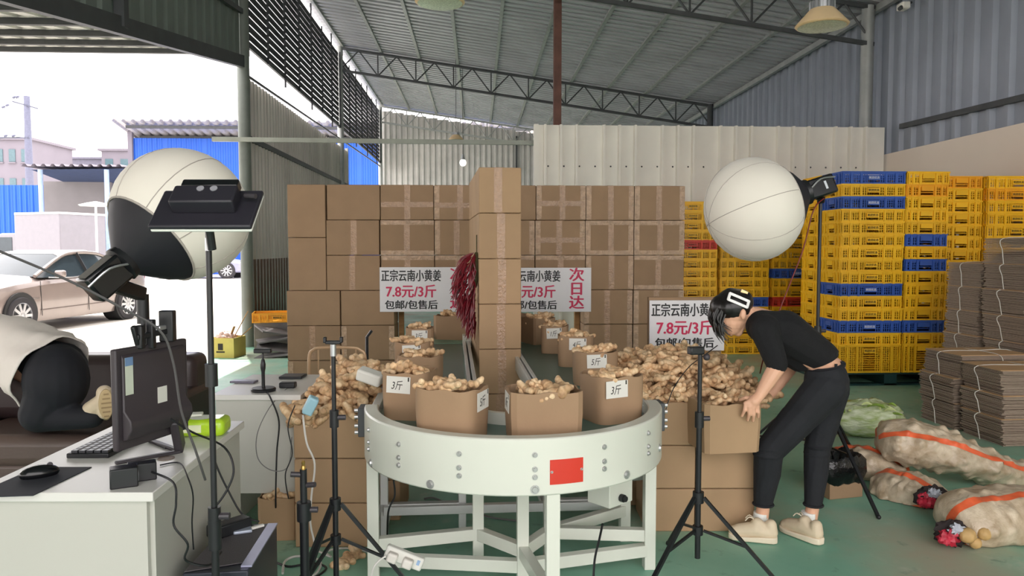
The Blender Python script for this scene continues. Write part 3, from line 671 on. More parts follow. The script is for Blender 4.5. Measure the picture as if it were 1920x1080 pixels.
for r, nm in ((3, 'fourth'), (4, 'fifth'), (5, 'bottom')):
    for a, b, s in ((536, 637, 'outer left'), (638, 739, 'inner left'), (1095, 1187, 'inner right'), (1188, 1283, 'outer right')): wall_box(a, b, r, f'{s} carton in the {nm} row of the carton wall', random.choice(['', 'v', 'e']) if a < 1000 else 've')
# bridge plank, posts and pallets under the wall
xa, xb = onY(536, 500, YW).x, onY(739, 500, YW).x; xc, xd = onY(1095, 500, YW).x, onY(1283, 500, YW).x
m_wood = M('raw_wood', (168, 128, 84), .8, var=.2, scale=3, stretch=(1, 12, 12))
mb = MB(); mb.box(((xb+xc)/2, YW+.18, 2.095-.331*3-.018), (xc-xb+.0, .34, .03)); o = mb.build('bridge_board', m_wood); tag(o, 'wooden board carrying the cartons above the conveyor gap', 'board')
for x0, x1, w in ((xa, xb, 'left'), (xc, xd, 'right')): pallet(V((x0+x1)/2, YW+.2, 0), x1-x0, .42, f'green pallet under the {w} part of the carton wall', .76)
for px, w in ((752, 'left'), (1082, 'right')):
    q = onY(px, 500, YW+.3); mb = MB(); mb.box((q.x, q.y, (2.095-.331*3-.035)/2), (.05, .05, 2.095-.331*3-.036)); tag(mb.build('timber_post', m_wood), f'thin timber post at the {w} end of the bridge board', 'post')

# ------------------------------------------------------------------ signs
m_board = M('sign_white', (226, 224, 226), .4, var=.02); m_mag = M('magenta_print', (200, 30, 80), .5, var=.03); m_blk = M('black_print', (20, 20, 22), .5, var=.03)
def sign(px_left, py_top, Y, label, rz=0., scale=1.0, cols=174):
    q = onY(px_left, py_top, Y); s = scale*.005*1.0      # metres per photo pixel on the carton wall
    W, H = cols*s, 84*s
    t = thing('price_sign', label, 'sign', (q.x+W/2, Y-.012, q.z-H), rz, 'white price signs')
    mb = MB(); mb.box((0, 0, H/2), (W, .012, H)); b = mb.build('board', m_board, t, bevel=.002)
    def tx(body, size, cx, cy, m, **k): text_on('lettering', body, size, m, (cx, -.0075, cy), (PI/2, 0, 0), b, bold=.03*size, **k)
    cx = -W/2+59*s
    tx('正宗云南小黄姜', 23*s, cx, H-17.5*s, m_blk, sx=.70)
    tx('7.8元/3斤', 26*s, cx, H-47*s, m_mag, sx=.92)
    tx('包邮/包售后', 18*s, cx, H-72*s, m_blk, sx=1.05)
    for i, c in enumerate('次日达' if cols > 150 else ''): tx(c, 27*s, -W/2+146*s, H-(15+26.5*i)*s, m_mag, sx=1.1)
sign(712, 501, YW-.012, 'white price sign left of the carton pillar, partly behind dried chillies')
sign(937, 502, YW-.012, 'white price sign right of the carton pillar with red column of characters')

# ------------------------------------------------------------------ free-standing carton pillar (3 deep, 7 high)
p0 = atD(898, 700, 5.0); p1 = atD(978, 700, 5.0); PW = (p1-p0).length-.004; prz = math.radians(3.6)
base = V((p0.x+p1.x)/2, (p0.y+p1.y)/2, 0); dv = V(-math.sin(prz), math.cos(prz), 0)
ztop = atD(940, 313, 5.0).z; ph_ = .3045
for k in range(3):
    z = ztop; r = 0
    while z > .05:
        h = min(ph_, z); c = base+dv*(.205+k*.41)
        nm = ['topmost', 'second from the top', 'third from the top', 'fourth from the top', 'fifth from the top', 'sixth from the top', 'lowest'][r]
        carton((c.x, c.y, z-h), (PW, .406, h-.003), prz+random.uniform(-.004, .004), f'carton {nm} in the {["front", "middle", "rear"][k]} column of the carton pillar', 'cartons of the free-standing pillar', 'v' if r else 'v', m_card2); z -= h; r += 1
# ================================================================== racetrack conveyor
m_wht = M('conveyor_white_enamel', (214, 216, 204), .35, var=.03, scale=2, coat=.2)
m_belt = M('green_belt', (78, 108, 98), .35, var=.08, scale=3)
m_belt2 = M('green_belt_curve', (112, 150, 132), .4, var=.06, scale=3)
m_prof = M('aluminium_profile', (206, 207, 204), .4, .25, var=.05)
m_red = M('red_plate', (206, 52, 34), .4, var=.03)
m_bolt = M('bolt_steel', (190, 190, 188), .3, .6, var=.1)
cc = atD(962, 750, 3.40); CRZ = math.radians(1.84)
cv = thing('loop_conveyor', 'white racetrack conveyor with curved front guard and green belt', 'conveyor', (cc.x, cc.y, 0), CRZ)
RO, RI, ZT, ZB, ZBELT, LY = .672, .20, .794, .576, .732, 2.62
def arc(R, a0, a1, n, cy=0.): return [(R*math.cos(a0+(a1-a0)*i/n), cy+R*math.sin(a0+(a1-a0)*i/n)) for i in range(n+1)]
def ringpart(name, R0, R1, z0, z1, a0, a1, mat, n=48, cy=0., bevel=0.):
    A, B = arc(R0, a0, a1, n, cy), arc(R1, a0, a1, n, cy); mb = MB(); vs_ = []
    for (x, y), (x2, y2) in zip(A, B): vs_ += [(x, y, z0), (x2, y2, z0), (x2, y2, z1), (x, y, z1)]
    fs = [(4*i+j, 4*i+(j+1) % 4, 4*i+4+(j+1) % 4, 4*i+4+j) for i in range(n) for j in range(4)]+[(0, 1, 2, 3), (4*n+3, 4*n+2, 4*n+1, 4*n)]
    mb.add(vs_, fs); return mb.build(name, mat, cv, smooth=True, ang=35, bevel=bevel)
g1 = ringpart('front_guard', RO-.062, RO, ZB, ZT, PI, 2*PI, m_wht, bevel=.007)
ringpart('inner_guard', RI-.03, RI, ZB+.05, ZT-.01, PI, 2*PI, m_wht, 24)
ringpart('rear_guard', RO-.05, RO, ZB, ZT, 0, PI, m_wht, 36, cy=LY)
ringpart('rear_inner_guard', RI-.03, RI, ZB+.05, ZT, 0, PI, m_wht, 24, cy=LY)
ringpart('curve_belt', RI, RO-.062, ZBELT-.02, ZBELT, PI, 2*PI, m_belt, 36)
ringpart('rear_curve_belt', RI, RO-.05, ZBELT-.02, ZBELT, 0, PI, m_belt2, 36, cy=LY)
for s in (-1, 1):
    mb = MB(); mb.b2(*sorted((s*(RI+.005), s*(RO-.065))), .012, LY-.012, ZBELT-.02, ZBELT-.002); mb.build('straight_belt', m_belt, cv)
    for x, w, zt in ((RI-.012, .022, ZBELT+.035), (RI-.045, .022, ZBELT+.035)):
        mb = MB(); mb.b2(s*x-w/2, s*x+w/2, .02, LY-.1, ZBELT-.06, zt); mb.build('inner_rail', m_prof, cv, bevel=.003)
    mb = MB(); mb.b2(*sorted((s*(RO-.055), s*(RO-.015))), .02, LY, ZBELT-.1, ZBELT+.03); mb.build('side_rail', m_prof, cv, bevel=.003)
    mb = MB(); mb.box((s*(RI-.035), LY-.06, ZBELT+.03), (.07, .14, .09)); mb.build('rail_end_block', m_wht, cv, bevel=.004)
    for y in (.45, 1.5, 2.5):
        for x in (RI+.03, RO-.04):
            mb = MB(); mb.b2(s*x-.02, s*x+.02, y-.02, y+.02, 0, ZBELT-.06); mb.build('frame_leg', m_prof, cv, bevel=.003)
        mb = MB(); mb.b2(*sorted((s*(RI+.01), s*(RO-.02))), y-.02, y+.02, .14, .18); mb.build('frame_tie', m_prof, cv)
    for x in (RI+.03, RO-.04):
        mb = MB(); mb.b2(s*x-.02, s*x+.02, .45, 2.5, .06, .10); mb.build('frame_stringer', m_prof, cv)
mb = MB(); mb.b2(-RO+.04, RO-.04, .40, .44, .13, .175); mb.build('cross_rail', m_prof, cv, bevel=.003)
mb = MB(); mb.bar((RI+.05, .7, .6), (RO-.06, .7, .15), .035, .035); mb.build('diagonal_brace', m_prof, cv)
# white legs and floor beams of the round end
lw = .052
legs = {'l': (-RO+.035, -.03), 'f': (.10, -RO+.045), 'r': (RO-.035, -.02), 'il': (-.16, .06), 'if': (.03, -.155), 'ir': (.175, .05), 'br': (.60, .32)}
for k, (x, y) in legs.items():
    mb = MB(); mb.box((x, y, (ZB+.1)/2), (lw, lw, ZB+.1 if k[0] != 'i' else ZB+.1)); mb.build('leg', m_wht, cv, bevel=.003)
for a, b in (('l', 'il'), ('il', 'if'), ('f', 'if'), ('if', 'ir'), ('ir', 'r'), ('ir', 'br'), ('l', 'if'), ('r', 'if')):
    (x0, y0), (x1, y1) = legs[a], legs[b]; mb = MB(); z = .16 if a != 'l' or b != 'if' else .09
    if (a, b) == ('r', 'if'): z = .09
    mb.bar((x0, y0, z), (x1, y1, z), .045, .055); mb.build('floor_beam', m_wht, cv, bevel=.003)
# bolts on the guard
def on_guard(px, py):                                  # photo pixel -> angle and height on the round guard
    r = ray(px, py); Mi = local_m(cv).inverted(); o_ = Mi @ CP; d_ = (Mi.to_3x3() @ r)
    a, b, c = d_.x**2+d_.y**2, 2*(o_.x*d_.x+o_.y*d_.y), o_.x**2+o_.y**2-RO**2
    t_ = (-b-math.sqrt(max(0, b*b-4*a*c)))/(2*a); q = o_+d_*t_; return math.atan2(q.y, q.x), q.z
def bolt(px, py, r=.008):
    a, z = on_guard(px, py); n = V(math.cos(a), math.sin(a), 0); mb = MB(); p_ = n*RO+V(0, 0, z)
    mb.cyl(p_, p_+n*.003, r*1.35, n=10); mb.cyl(p_+n*.003, p_+n*.009, r, r*.8, n=8); mb.build('bolt', m_bolt, g1, smooth=True, ang=40)
for x, y3 in ((692, (806, 829, 842)), (748, (833, 858, 872)), (861, (851, 877, 892)), (1003, (853, 880, 895)), (1133, (838, 865, 879)), (1215, (812, 837, 850))):
    for y in y3: bolt(x, y)
for x, y in ((696, 868), (807, 908), (1003, 918), (1175, 890), (1236, 840)): bolt(x, y, .013)
# red plate following the curve
(a0, z0), (a1, z1) = on_guard(1031, 909), on_guard(1093, 857); mb = MB(); n = 8; vs_ = []
for i in range(n+1):
    a = a0+(a1-a0)*i/n
    for R in (RO+.0005, RO+.0025):
        for z in (z0, z1): vs_.append((R*math.cos(a), R*math.sin(a), z))
fs = [(4*i+2, 4*i+3, 4*i+7, 4*i+6) for i in range(n)]+[(4*i, 4*i+4, 4*i+5, 4*i+1) for i in range(n)]+[(4*i+1, 4*i+5, 4*i+7, 4*i+3) for i in range(n)]+[(4*i, 4*i+2, 4*i+6, 4*i+4) for i in range(n)]
mb.add(vs_, fs+[(0, 1, 3, 2), (4*n, 4*n+2, 4*n+3, 4*n+1)]); tag(mb.build('name_plate', m_red, cv), 'blank red plate on the curved guard')
bolt(1034.5, 885, .004); bolt(1090, 879, .004)
# control box under the guard
q = local_m(cv).inverted() @ atD(1143, 940, 3.22)
cb = thing('x', None, None); bpy.data.objects.remove(cb)
def loc_part(name, mb, mat, parent, pos, rz, **k):
    o_ = mb.build(name, mat, parent, **k); o_.location = pos; o_.rotation_euler = (0, 0, rz); return o_
mb = MB(); mb.b2(0, .16, 0, .13, -.13, .13); CBX = loc_part('control_box', mb, m_wht, cv, (q.x, q.y, .485), math.radians(38), bevel=.004)
def sub(name, mb, mat): return mb.build(name, mat, CBX, smooth=True, ang=35)
mb = MB(); mb.cyl((.075, -.002, -.095), (.075, -.022, -.095), .017, n=16); mb.cyl((.075, -.022, -.095), (.075, -.032, -.095), .013, n=16); sub('knob', mb, m_blackp)
mb = MB(); mb.box((.115, -.002, .09), (.055, .006, .05)); sub('display', mb, M('lcd_dark', (30, 34, 44), .15))
mb = MB(); mb.box((.05, -.004, .075), (.035, .01, .055)); sub('breaker', mb, m_paper); mb = MB(); mb.box((.05, -.012, .068), (.03, .012, .016)); sub('breaker_switch', mb, M('switch_blue', (50, 90, 180), .4))
mb = MB()
for r in (.022, .034, .044): mb.tube([(-.002, .065+r*math.cos(2*PI*i/20), .07+r*math.sin(2*PI*i/20)) for i in range(20)], .0025, 5, closed=True)
sub('fan_vent', mb, m_dsteel)
mb = MB(); mb.b2(-.05, .05, -.04, .04, -.08, .08); loc_part('drive_motor', mb, M('motor_grey', (150, 150, 146), .4, .4), cv, (RO-.06, .10, .47), .2, bevel=.01)
mb = MB(); mb.box((-RO-.012, .0, .72), (.03, .1, .13)); mb.build('joint_bracket', m_dsteel, cv, bevel=.004); mb = MB(); mb.box((RO+.012, .0, .72), (.03, .1, .13)); mb.build('joint_bracket', m_dsteel, cv, bevel=.004)
for s in (-1, 1):
    for z in (.67, .7, .74, .77):
        mb = MB(); mb.cyl((s*(RO+.02), -.02, z), (s*(RO+.045), -.02, z), .009, n=8); mb.build('bolt', m_bolt, cv)

# ================================================================== ginger
def ginger_mat():
    m = bpy.data.materials.new('ginger_skin'); m.use_nodes = True; N = m.node_tree.nodes; L = m.node_tree.links; b = N['Principled BSDF']; b.inputs['Roughness'].default_value = .62
    tc = N.new('ShaderNodeTexCoord'); nz = N.new('ShaderNodeTexNoise'); nz.inputs['Scale'].default_value = 22; nz.inputs['Detail'].default_value = 5; L.new(tc.outputs['Object'], nz.inputs['Vector'])
    wv = N.new('ShaderNodeTexWave'); wv.inputs['Scale'].default_value = 18; wv.inputs['Distortion'].default_value = 6; wv.inputs['Detail'].default_value = 2; L.new(tc.outputs['Object'], wv.inputs['Vector'])
    r = N.new('ShaderNodeValToRGB'); e = r.color_ramp.elements; e[0].position = .28; e[0].color = rgb((160, 118, 84)); e[1].position = .7; e[1].color = rgb((240, 212, 172)); q = e.new(.5); q.color = rgb((220, 182, 138)); L.new(nz.outputs['Fac'], r.inputs[0])
    mx = N.new('ShaderNodeMix'); mx.data_type = 'RGBA'; mx.blend_type = 'MULTIPLY'; mr = N.new('ShaderNodeMapRange'); mr.inputs['To Min'].default_value = .14; mr.inputs['To Max'].default_value = 0; mr.inputs['From Max'].default_value = .25; L.new(wv.outputs['Fac'], mr.inputs['Value']); L.new(mr.outputs[0], mx.inputs[0]); L.new(r.outputs[0], mx.inputs[6]); mx.inputs[7].default_value = rgb((150, 110, 80))
    oi = N.new('ShaderNodeObjectInfo'); hs = N.new('ShaderNodeHueSaturation'); m2 = N.new('ShaderNodeMapRange'); m2.inputs['To Min'].default_value = .82; m2.inputs['To Max'].default_value = 1.12; L.new(oi.outputs['Random'], m2.inputs['Value']); L.new(m2.outputs[0], hs.inputs['Value']); L.new(mx.outputs[2], hs.inputs['Color'])
    L.new(hs.outputs[0], b.inputs['Base Color']); bp = N.new('ShaderNodeBump'); bp.inputs['Strength'].default_value = .2; bp.inputs['Distance'].default_value = .006; L.new(wv.outputs['Fac'], bp.inputs['Height']); L.new(bp.outputs[0], b.inputs['Normal']); return m
m_ging = ginger_mat()
def ginger_mesh(seed, voxel, dec=0):
    rn = random.Random(seed); mb = MB(); p = V(-.04, 0, 0); a = rn.uniform(-.4, .4); n = rn.randint(3, 3)
    for i in range(n):
        L_ = rn.uniform(.026, .036); r = rn.uniform(.0165, .0215); q = p+V(math.cos(a), math.sin(a), rn.uniform(-.2, .2))*L_
        mb.cap(p, q, r, r*rn.uniform(.85, 1.05), 10); mb.sph(p.lerp(q, .5), (r*1.12, r*1.12, r*1.05), 10, 6)
        for s in (-1, 1):
            if rn.random() < .75:
                b = a+s*rn.uniform(.7, 1.5); l2 = rn.uniform(.018, .034); e = q+V(math.cos(b), math.sin(b), rn.uniform(-.3, .5))*l2
                mb.cap(p.lerp(q, .6), e, r*.85, r*rn.uniform(.6, .85), 10); mb.sph(e, r*.82, 10, 6)
                if rn.random() < .5: mb.sph(e+V(rn.uniform(-1, 1), rn.uniform(-1, 1), .5)*.014, r*.6, 8, 5)
        p = q; a += rn.uniform(-.5, .5)
    return fused(mb, voxel, m_ging, 'ginger_root', 2, .5, dec)
GM = [ginger_mesh(100+i, .0042) for i in range(10)]; GLO = [ginger_mesh(100+i, .0075) for i in range(6)]
def ginger(p, s, label, group, tilt=.5):
    o_ = bpy.data.objects.new('ginger_root', random.choice(GM)); COL.objects.link(o_); o_.location = p; o_.scale = (s, s, s)
    o_.rotation_euler = (random.uniform(-tilt, tilt), random.uniform(-tilt, tilt), random.uniform(0, 6.28)); return tag(o_, label, 'ginger', group)
def heap_stuff(name, pts, label, parent=None, s=1.):
    mb = MB()
    src = [([tuple(v.co) for v in g.vertices], [tuple(f.vertices) for f in g.polygons]) for g in GLO]
    for p in pts:
        vs0, fs0 = random.choice(src); R = Euler((random.uniform(-.7, .7), random.uniform(-.7, .7), random.uniform(0, 6.28))).to_matrix()*s*random.uniform(.85, 1.1)
        mb.add([R @ Vector(v)+Vector(p) for v in vs0], fs0)
    me = bpy.data.meshes.new(name); me.from_pydata(mb.v, [], mb.f); me.materials.append(m_ging); me.polygons.foreach_set('use_smooth', [True]*len(me.polygons)); me.update()
    o_ = obj(name, me, parent, True); return tag(o_, label, None if parent else 'ginger', kind='stuff')
# open cartons of ginger riding on the belt
def open_carton(c, W, D, H, rz, label, face, text, lab_u=0., power=5., group='open ginger cartons on the conveyor', ng=9, where='', fill=.02, lw=.11, lh=.075, mat=None, gs=.9):
    t = thing('open_carton', label, 'carton', c, rz, group); n = 40; th = .006
    def outline(off, k=1.):
        pts = []
        for i in range(n):
            a = 2*PI*(i+.5)/n; ca, sa = math.cos(a), math.sin(a); r = (abs(ca)**power+abs(sa)**power)**(-1/power); pts.append(((W/2-off)*r*ca*k, (D/2-off)*r*sa*k))
        return pts
    mb = MB(); A, B, C_ = outline(0, .96), outline(0), outline(th); vs_ = []
    for i in range(n): vs_ += [(A[i][0], A[i][1], 0), (B[i][0], B[i][1], H*.55), (B[i][0], B[i][1], H+.004*math.sin(i*1.1)), (C_[i][0], C_[i][1], H+.004*math.sin(i*1.1)), (C_[i][0]*.97, C_[i][1]*.97, .01)]
    fs = [(5*i+j, 5*((i+1) % n)+j, 5*((i+1) % n)+j+1, 5*i+j+1) for i in range(n) for j in range(4)]+[tuple(5*i for i in range(n-1, -1, -1)), tuple(5*i+4 for i in range(n))]
    mb.add(vs_, fs); mb.build('box_wall', mat or m_card, t, smooth=True, ang=30)
    if text:
        nx = {'f': (0, -1), 'r': (1, 0), 'l': (-1, 0)}[face]; hw = D/2 if face == 'f' else W/2
        mb = MB(); mb.box((0, 0, 0), (lw, .0015, lh)); lb = mb.build('label', m_paper, t)
        lb.location = (nx[0]*(hw+.002) if nx[0] else lab_u, nx[1]*(hw+.002) if nx[1] else lab_u, H-lh/2-.012); lb.rotation_euler = (random.uniform(-.03, .03), random.uniform(-.05, .05), {'f': 0, 'r': PI/2, 'l': -PI/2}[face])
        text_on('handwriting', text, lh*.62, m_ink, (-.008, -.0012, -.005), (PI/2, 0, 0), lb, sx=.75, shear=.25, ext=.0004)
        mb = MB(); mb.box((lw*.42, -.0012, lh*.36), (.006, .001, .018)); mb.build('ink_mark', m_ink, lb)
    Rm = Matrix.Rotation(rz, 3, 'Z')
    pts = []
    for i in range(14):
        u, v = random.uniform(-.26, .26)*W, random.uniform(-.24, .24)*D; pts.append(Vector(c)+Rm @ V(u, v, H-.05+random.uniform(-.02, .0)))
    heap_stuff('ginger_filling', pts, None, t, .8)
    for i in range(ng):
        u = (-.24+.48*((i % 4)/3.))*W*random.uniform(.85, 1.1); v = (-.2+.2*(i//4))*D+random.uniform(-.01, .01)
        dome = fill*(1-(u/(W*.5))**2)+.018
        nm = ['front', 'middle', 'back'][i//4]+' '+['left', 'centre-left', 'centre-right', 'right'][i % 4]
        ginger(Vector(c)+Rm @ V(u, v, H-.034+dome+random.uniform(-.006, .01)), random.uniform(.85, 1.1)*gs, f'{nm} ginger root in {where}', 'ginger roots in '+where, .45)
Mc = local_m(cv)
def belt_pt(px, py, d): q = atD(px, py, d); q.z = ZBELT; return q
OC = [(848, 3.03, .27, .22, .205, -.42, 'front left of the conveyor, label marked five', 'r', '5斤', .0, 9, 4.5),
      (1018, 3.00, .29, .21, .2, .10, 'front centre of the conveyor, nearest the red plate', 'l', '1斤', .0, 9, 14.),
      (1146, 3.33, .24, .22, .205, .38, 'front right of the conveyor, label marked three', 'f', '3斤', -.04, 9, 5.),
      (770, 3.40, .22, .23, .21, -.22, 'front left curve of the conveyor behind the front cartons', 'f', '3斤', -.02, 9, 5.),
      (789, 3.98, .23, .23, .2, -.1, 'second along the left belt', None, None, 0, 10, 4.),
      (775, 4.55, .22, .22, .2, .0, 'third along the left belt', 'f', '3斤', .0, 8, 4.),
      (788, 5.35, .20, .22, .2, .05, 'fourth along the left belt under the sign', 'f', '3斤', .0, 7, 6.),
      (858, 6.32, .36, .24, .2, -.25, 'far end of the conveyor left of the pillar', 'l', '5斤', -.02, 4, 14.),
      (1115, 4.22, .25, .22, .19, -.05, 'second along the right belt, label marked five', 'f', '5斤', .0, 7, 4.),
      (1079, 4.88, .235, .22, .2, -.1, 'third along the right belt', 'f', '4斤', .01, 8, 4.),
      (1040, 5.48, .2, .2, .2, -.15, 'fourth along the right belt', 'f', '1斤', .0, 7, 5.),
      (1008, 6.02, .2, .26, .21, .42, 'fifth along the right belt, pale side lit', None, None, 0, 6, 14.),
      (962, 6.42, .26, .2, .2, .1, 'far end of the conveyor behind the pillar', None, None, 0, 3, 14.)]
for (px, d, W, D, H, rz, where, face, txt, lu, ng, pw) in OC:
    short = where.replace(' of the conveyor', '').replace(', label marked', ' marked').split(',')[0]
    open_carton(belt_pt(px, 700, d), W, D, H, rz, 'open brown carton of ginger, '+where, face, txt, lu, pw, ng=ng, where='carton '+short)
# ================================================================== helper: camera-aligned floor frame
def CF(xc, d, z=0.): q = RT*xc+FW*d; return V(q.x, q.y, z)
CAMRZ = -YAW
m_desk = M('desk_white', (216, 214, 208), .35, var=.02, scale=2); m_desk2 = M('desk_panel', (188, 187, 178), .5, var=.02, scale=2)
m_black = M('black_satin', (24, 25, 28), .4, var=.15); m_blackg = M('black_gloss', (16, 17, 20), .2, var=.1); m_dkgrey = M('dark_grey_plastic', (58, 54, 58), .45, var=.08)
m_cable = M('black_cable', (22, 23, 26), .5); m_wcable = M('white_cable', (214, 210, 204), .5); m_gcable = M('grey_cable', (120, 118, 116), .5)
# near desk
dk = thing('office_desk', 'white office desk in the left foreground', 'desk', CF(-1.38, 2.7), CAMRZ)
def dloc(xc, d): return (xc+1.38, d-2.7)
x0, y0 = dloc(-1.665, 2.25); x1, y1 = dloc(-1.10, 3.2)
mb = MB(); mb.prism([(x0, y0), (x1, y0), (x1-.06, y1), (x0-.02, y1)], (0, 0, .722), (1, 0, 0), (0, 1, 0), (0, 0, .03)); mb.build('top', m_desk, dk, bevel=.003)
mb = MB(); mb.b2(x0, x1-.03, y0+.02, y0+.04, 0, .722); mb.build('front_panel', m_desk2, dk)
mb = MB(); mb.add([(x1-.035, y0+.04, 0), (x1-.015, y0+.04, 0), (x1-.075, y1-.02, 0), (x1-.095, y1-.02, 0)]+[(a, b, .722) for a, b in ((x1-.035, y0+.04), (x1-.015, y0+.04), (x1-.075, y1-.02), (x1-.095, y1-.02))], [(0, 1, 2, 3), (4, 5, 6, 7), (0, 1, 5, 4), (1, 2, 6, 5), (2, 3, 7, 6), (3, 0, 4, 7)]); mb.build('side_panel', m_desk2, dk)
mb = MB(); mb.b2(x0+.01, x0+.03, y0+.04, y1-.02, 0, .722); mb.build('side_panel', m_desk2, dk)
mb = MB(); mb.cyl((x1-.13, y0+.37, .752), (x1-.13, y0+.37, .755), .028, n=20); mb.build('cable_grommet', M('grommet', (120, 104, 92), .6), dk)
# rear desk
q0, q1 = onZ(392, 742, .75), onZ(437, 703, .75); L2 = .80
rd = thing('side_table', 'white table behind the office desk with phone stand', 'table', (q0.x+.4, q0.y, 0), CAMRZ)
D2 = (q1-q0).dot(FW)
mb = MB(); mb.b2(-.4, .06, 0, D2, .722, .75); mb.build('top', m_desk, rd, bevel=.003)
mb = MB(); mb.b2(-.38, .05, .015, .035, .235, .722); mb.build('modesty_panel', m_desk2, rd)
for x in (-.37, .035):
    mb = MB(); mb.b2(x-.012, x+.012, .04, D2-.02, 0.0, .722); mb.build('end_panel', m_desk2, rd)
# things on the near desk
ZD = .752
kb = thing('keyboard', 'black keyboard with white key legends on the desk', 'keyboard', CF(-1.515, 2.84, ZD), CAMRZ+.02)
mb = MB(); mb.b2(-.075, .075, -.22, .22, 0, .018); mb.build('case', m_black, kb, bevel=.004)
m_key = M('key_cap', (44, 45, 50), .4); m_kp = M('key_print', (210, 214, 220), .5)
for r in range(5):
    for c in range(15):
        mb = MB(); x, y = .058-r*.027, -.2+c*.0285; mb.box((x, y, .022), (.022, .024, .009)); k_ = mb.build('key', m_key, kb)
        mb = MB(); mb.box((x+.002, y-.002, .0268), (.012, .014, .0006)); mb.build('legend', m_kp, k_)
mp = [onZ(-60, 934, ZD), onZ(62, 930, ZD), onZ(172, 877, ZD), onZ(70, 877, ZD)]
mb = MB(); mb.add([p_ for p_ in mp]+[p_+V(0, 0, .003) for p_ in mp], [(3, 2, 1, 0), (4, 5, 6, 7), (0, 1, 5, 4), (1, 2, 6, 5), (2, 3, 7, 6), (3, 0, 4, 7)]); tag(mb.build('mouse_pad', M('mouse_pad_dark', (40, 42, 50), .8)), 'dark mouse pad on the front corner of the desk', 'mouse pad')
mp_ = onZ(74, 893, ZD+.003); t = thing('mouse', 'black computer mouse on the dark mouse pad', 'mouse', mp_, CAMRZ-.9)
mb = MB(); mb.sph((0, 0, .012), (.032, .058, .026), 18, 10); me_o = mb.build('shell', m_blackg, t, smooth=True)
mb = MB(); mb.cyl((-.004, .03, .033), (.004, .03, .033), .009, n=12); mb.build('wheel', m_dkgrey, t)
t = thing('power_adapter', 'black twin power adapter block on the desk corner', 'adapter', onZ(240, 915, ZD), CAMRZ+.5)
mb = MB(); mb.b2(-.05, .03, 0, .055, 0, .062); mb.build('block', m_black, t, bevel=.004); mb = MB(); mb.b2(-.0, .085, .05, .095, 0, .058); mb.build('rear_block', m_black, t, bevel=.004); mb = MB(); mb.box((.03, .028, .03), (.002, .03, .03)); mb.build('rating_label', m_kp, t)
# pen tray / pencil
mb = MB(); a, b = onZ(282, 828, ZD+.004), onZ(312, 840, ZD+.004); mb.cyl(a, b, .005, n=8); tag(mb.build('pen', m_black), 'black pen lying behind the monitor on the desk', 'pen')
# tissue pack
t = thing('tissue_pack', 'lime green tissue pack on the back corner of the desk', 'tissues', onZ(378, 815, ZD), CAMRZ+.08)
m_lime = M('lime_plastic', (176, 214, 40), .3, var=.12, scale=20, coat=.4); mb = MB(); mb.b2(-.095, .1, -.05, .07, 0, .07); mb.build('wrapper', m_lime, t, bevel=.022, seg=3)
mb = MB(); mb.lathe([(.045, .071), (.03, .073), (.0, .073)], 18); mb.build('opening', M('tissue_white', (226, 228, 214), .9), t); mb = MB(); mb.box((-.02, -.0505, .035), (.07, .002, .03)); mb.build('print', M('lime_print', (226, 232, 190), .5), t)
mb = MB(); mb.box((-.05, .03, .075), (.09, .05, .012), .2); mb.build('sheet', M('tissue_white', (226, 228, 214), .9), t, bevel=.004)
# monitor seen from behind
ml, mr = atD(213, 750, 2.42), atD(347, 705, 2.74); ux = V(mr.x-ml.x, mr.y-ml.y, 0); Wm = ux.length; ux.normalize(); nb = V(ux.y, -ux.x, 0)       # nb points to the viewer (back of the screen)
if nb.dot(-FW) < 0: nb = -nb
zt, zb = atD(213, 656, 2.42).z, atD(213, 848, 2.42).z
mo = thing('monitor', 'large black computer monitor seen from behind', 'monitor', ((ml.x+mr.x)/2, (ml.y+mr.y)/2, ZD))
O = V(ml.x, ml.y, 0)
def mbox(name, u0, u1, n0, n1, z0, z1, mat, par=mo, bev=.006):
    mb = MB(); vs_ = [O+ux*u+nb*n_+V(0, 0, z) for u in (u0, u1) for n_ in (n0, n1) for z in (z0, z1)]
    mb.add(vs_, [(0, 1, 3, 2), (4, 6, 7, 5), (0, 4, 5, 1), (2, 3, 7, 6), (0, 2, 6, 4), (1, 5, 7, 3)]); return mb.build(name, mat, par, True, bevel=bev)
mbk = M('monitor_back', (56, 50, 54), .5, var=.06)
shell = mbox('shell', 0, Wm, -.012, .012, zb, zt, mbk)
mbox('screen', .008, Wm-.008, -.0135, -.0122, zb+.012, zt-.008, m_blackg, bev=0)
mb = MB(); pr = [(.012, zt-.02), (.022, zt-.03), (.022, zb+.13), (.046, zb+.10), (.05, zb+.07), (.03, zb+.035), (.012, zb+.03)]
mb.add([O+ux*u+nb*n_+V(0, 0, z) for u in (.02, Wm-.02) for n_, z in pr], [tuple(range(7)), tuple(range(7, 14))]+[(i, (i+1) % 7, 7+(i+1) % 7, 7+i) for i in range(7)]); mb.build('rear_cover', mbk, mo, True, bevel=.004)
mbox('energy_label', .028, .062, .0222, .0228, zt-.155, zt-.03, M('energy_label', (200, 206, 190), .6), shell, 0); mbox('label_header', .028, .062, .0229, .0234, zt-.058, zt-.03, M('label_blue', (110, 140, 180), .6), shell, 0)
mbox('spec_label', .17, .215, .0222, .0228, zb+.12, zb+.185, m_paper, shell, 0)
cm = O+ux*Wm*.72+nb*.03; bs_ = onZ(338, 846, ZD); mb = MB(); mb.bar(V(cm.x, cm.y, zb+.06), V(bs_.x, bs_.y, ZD+.01), .03, .055); mb.build('stand_neck', m_dkgrey, mo, True, bevel=.006)
for a, b in (((338, 846), (216, 868)), ((338, 846), (282, 826))):
    pa, pb = onZ(*a, ZD+.006), onZ(*b, ZD+.006); mb = MB(); mb.bar(pa, pb, .022, .012); mb.build('stand_foot', m_dkgrey, mo, True, bevel=.004)
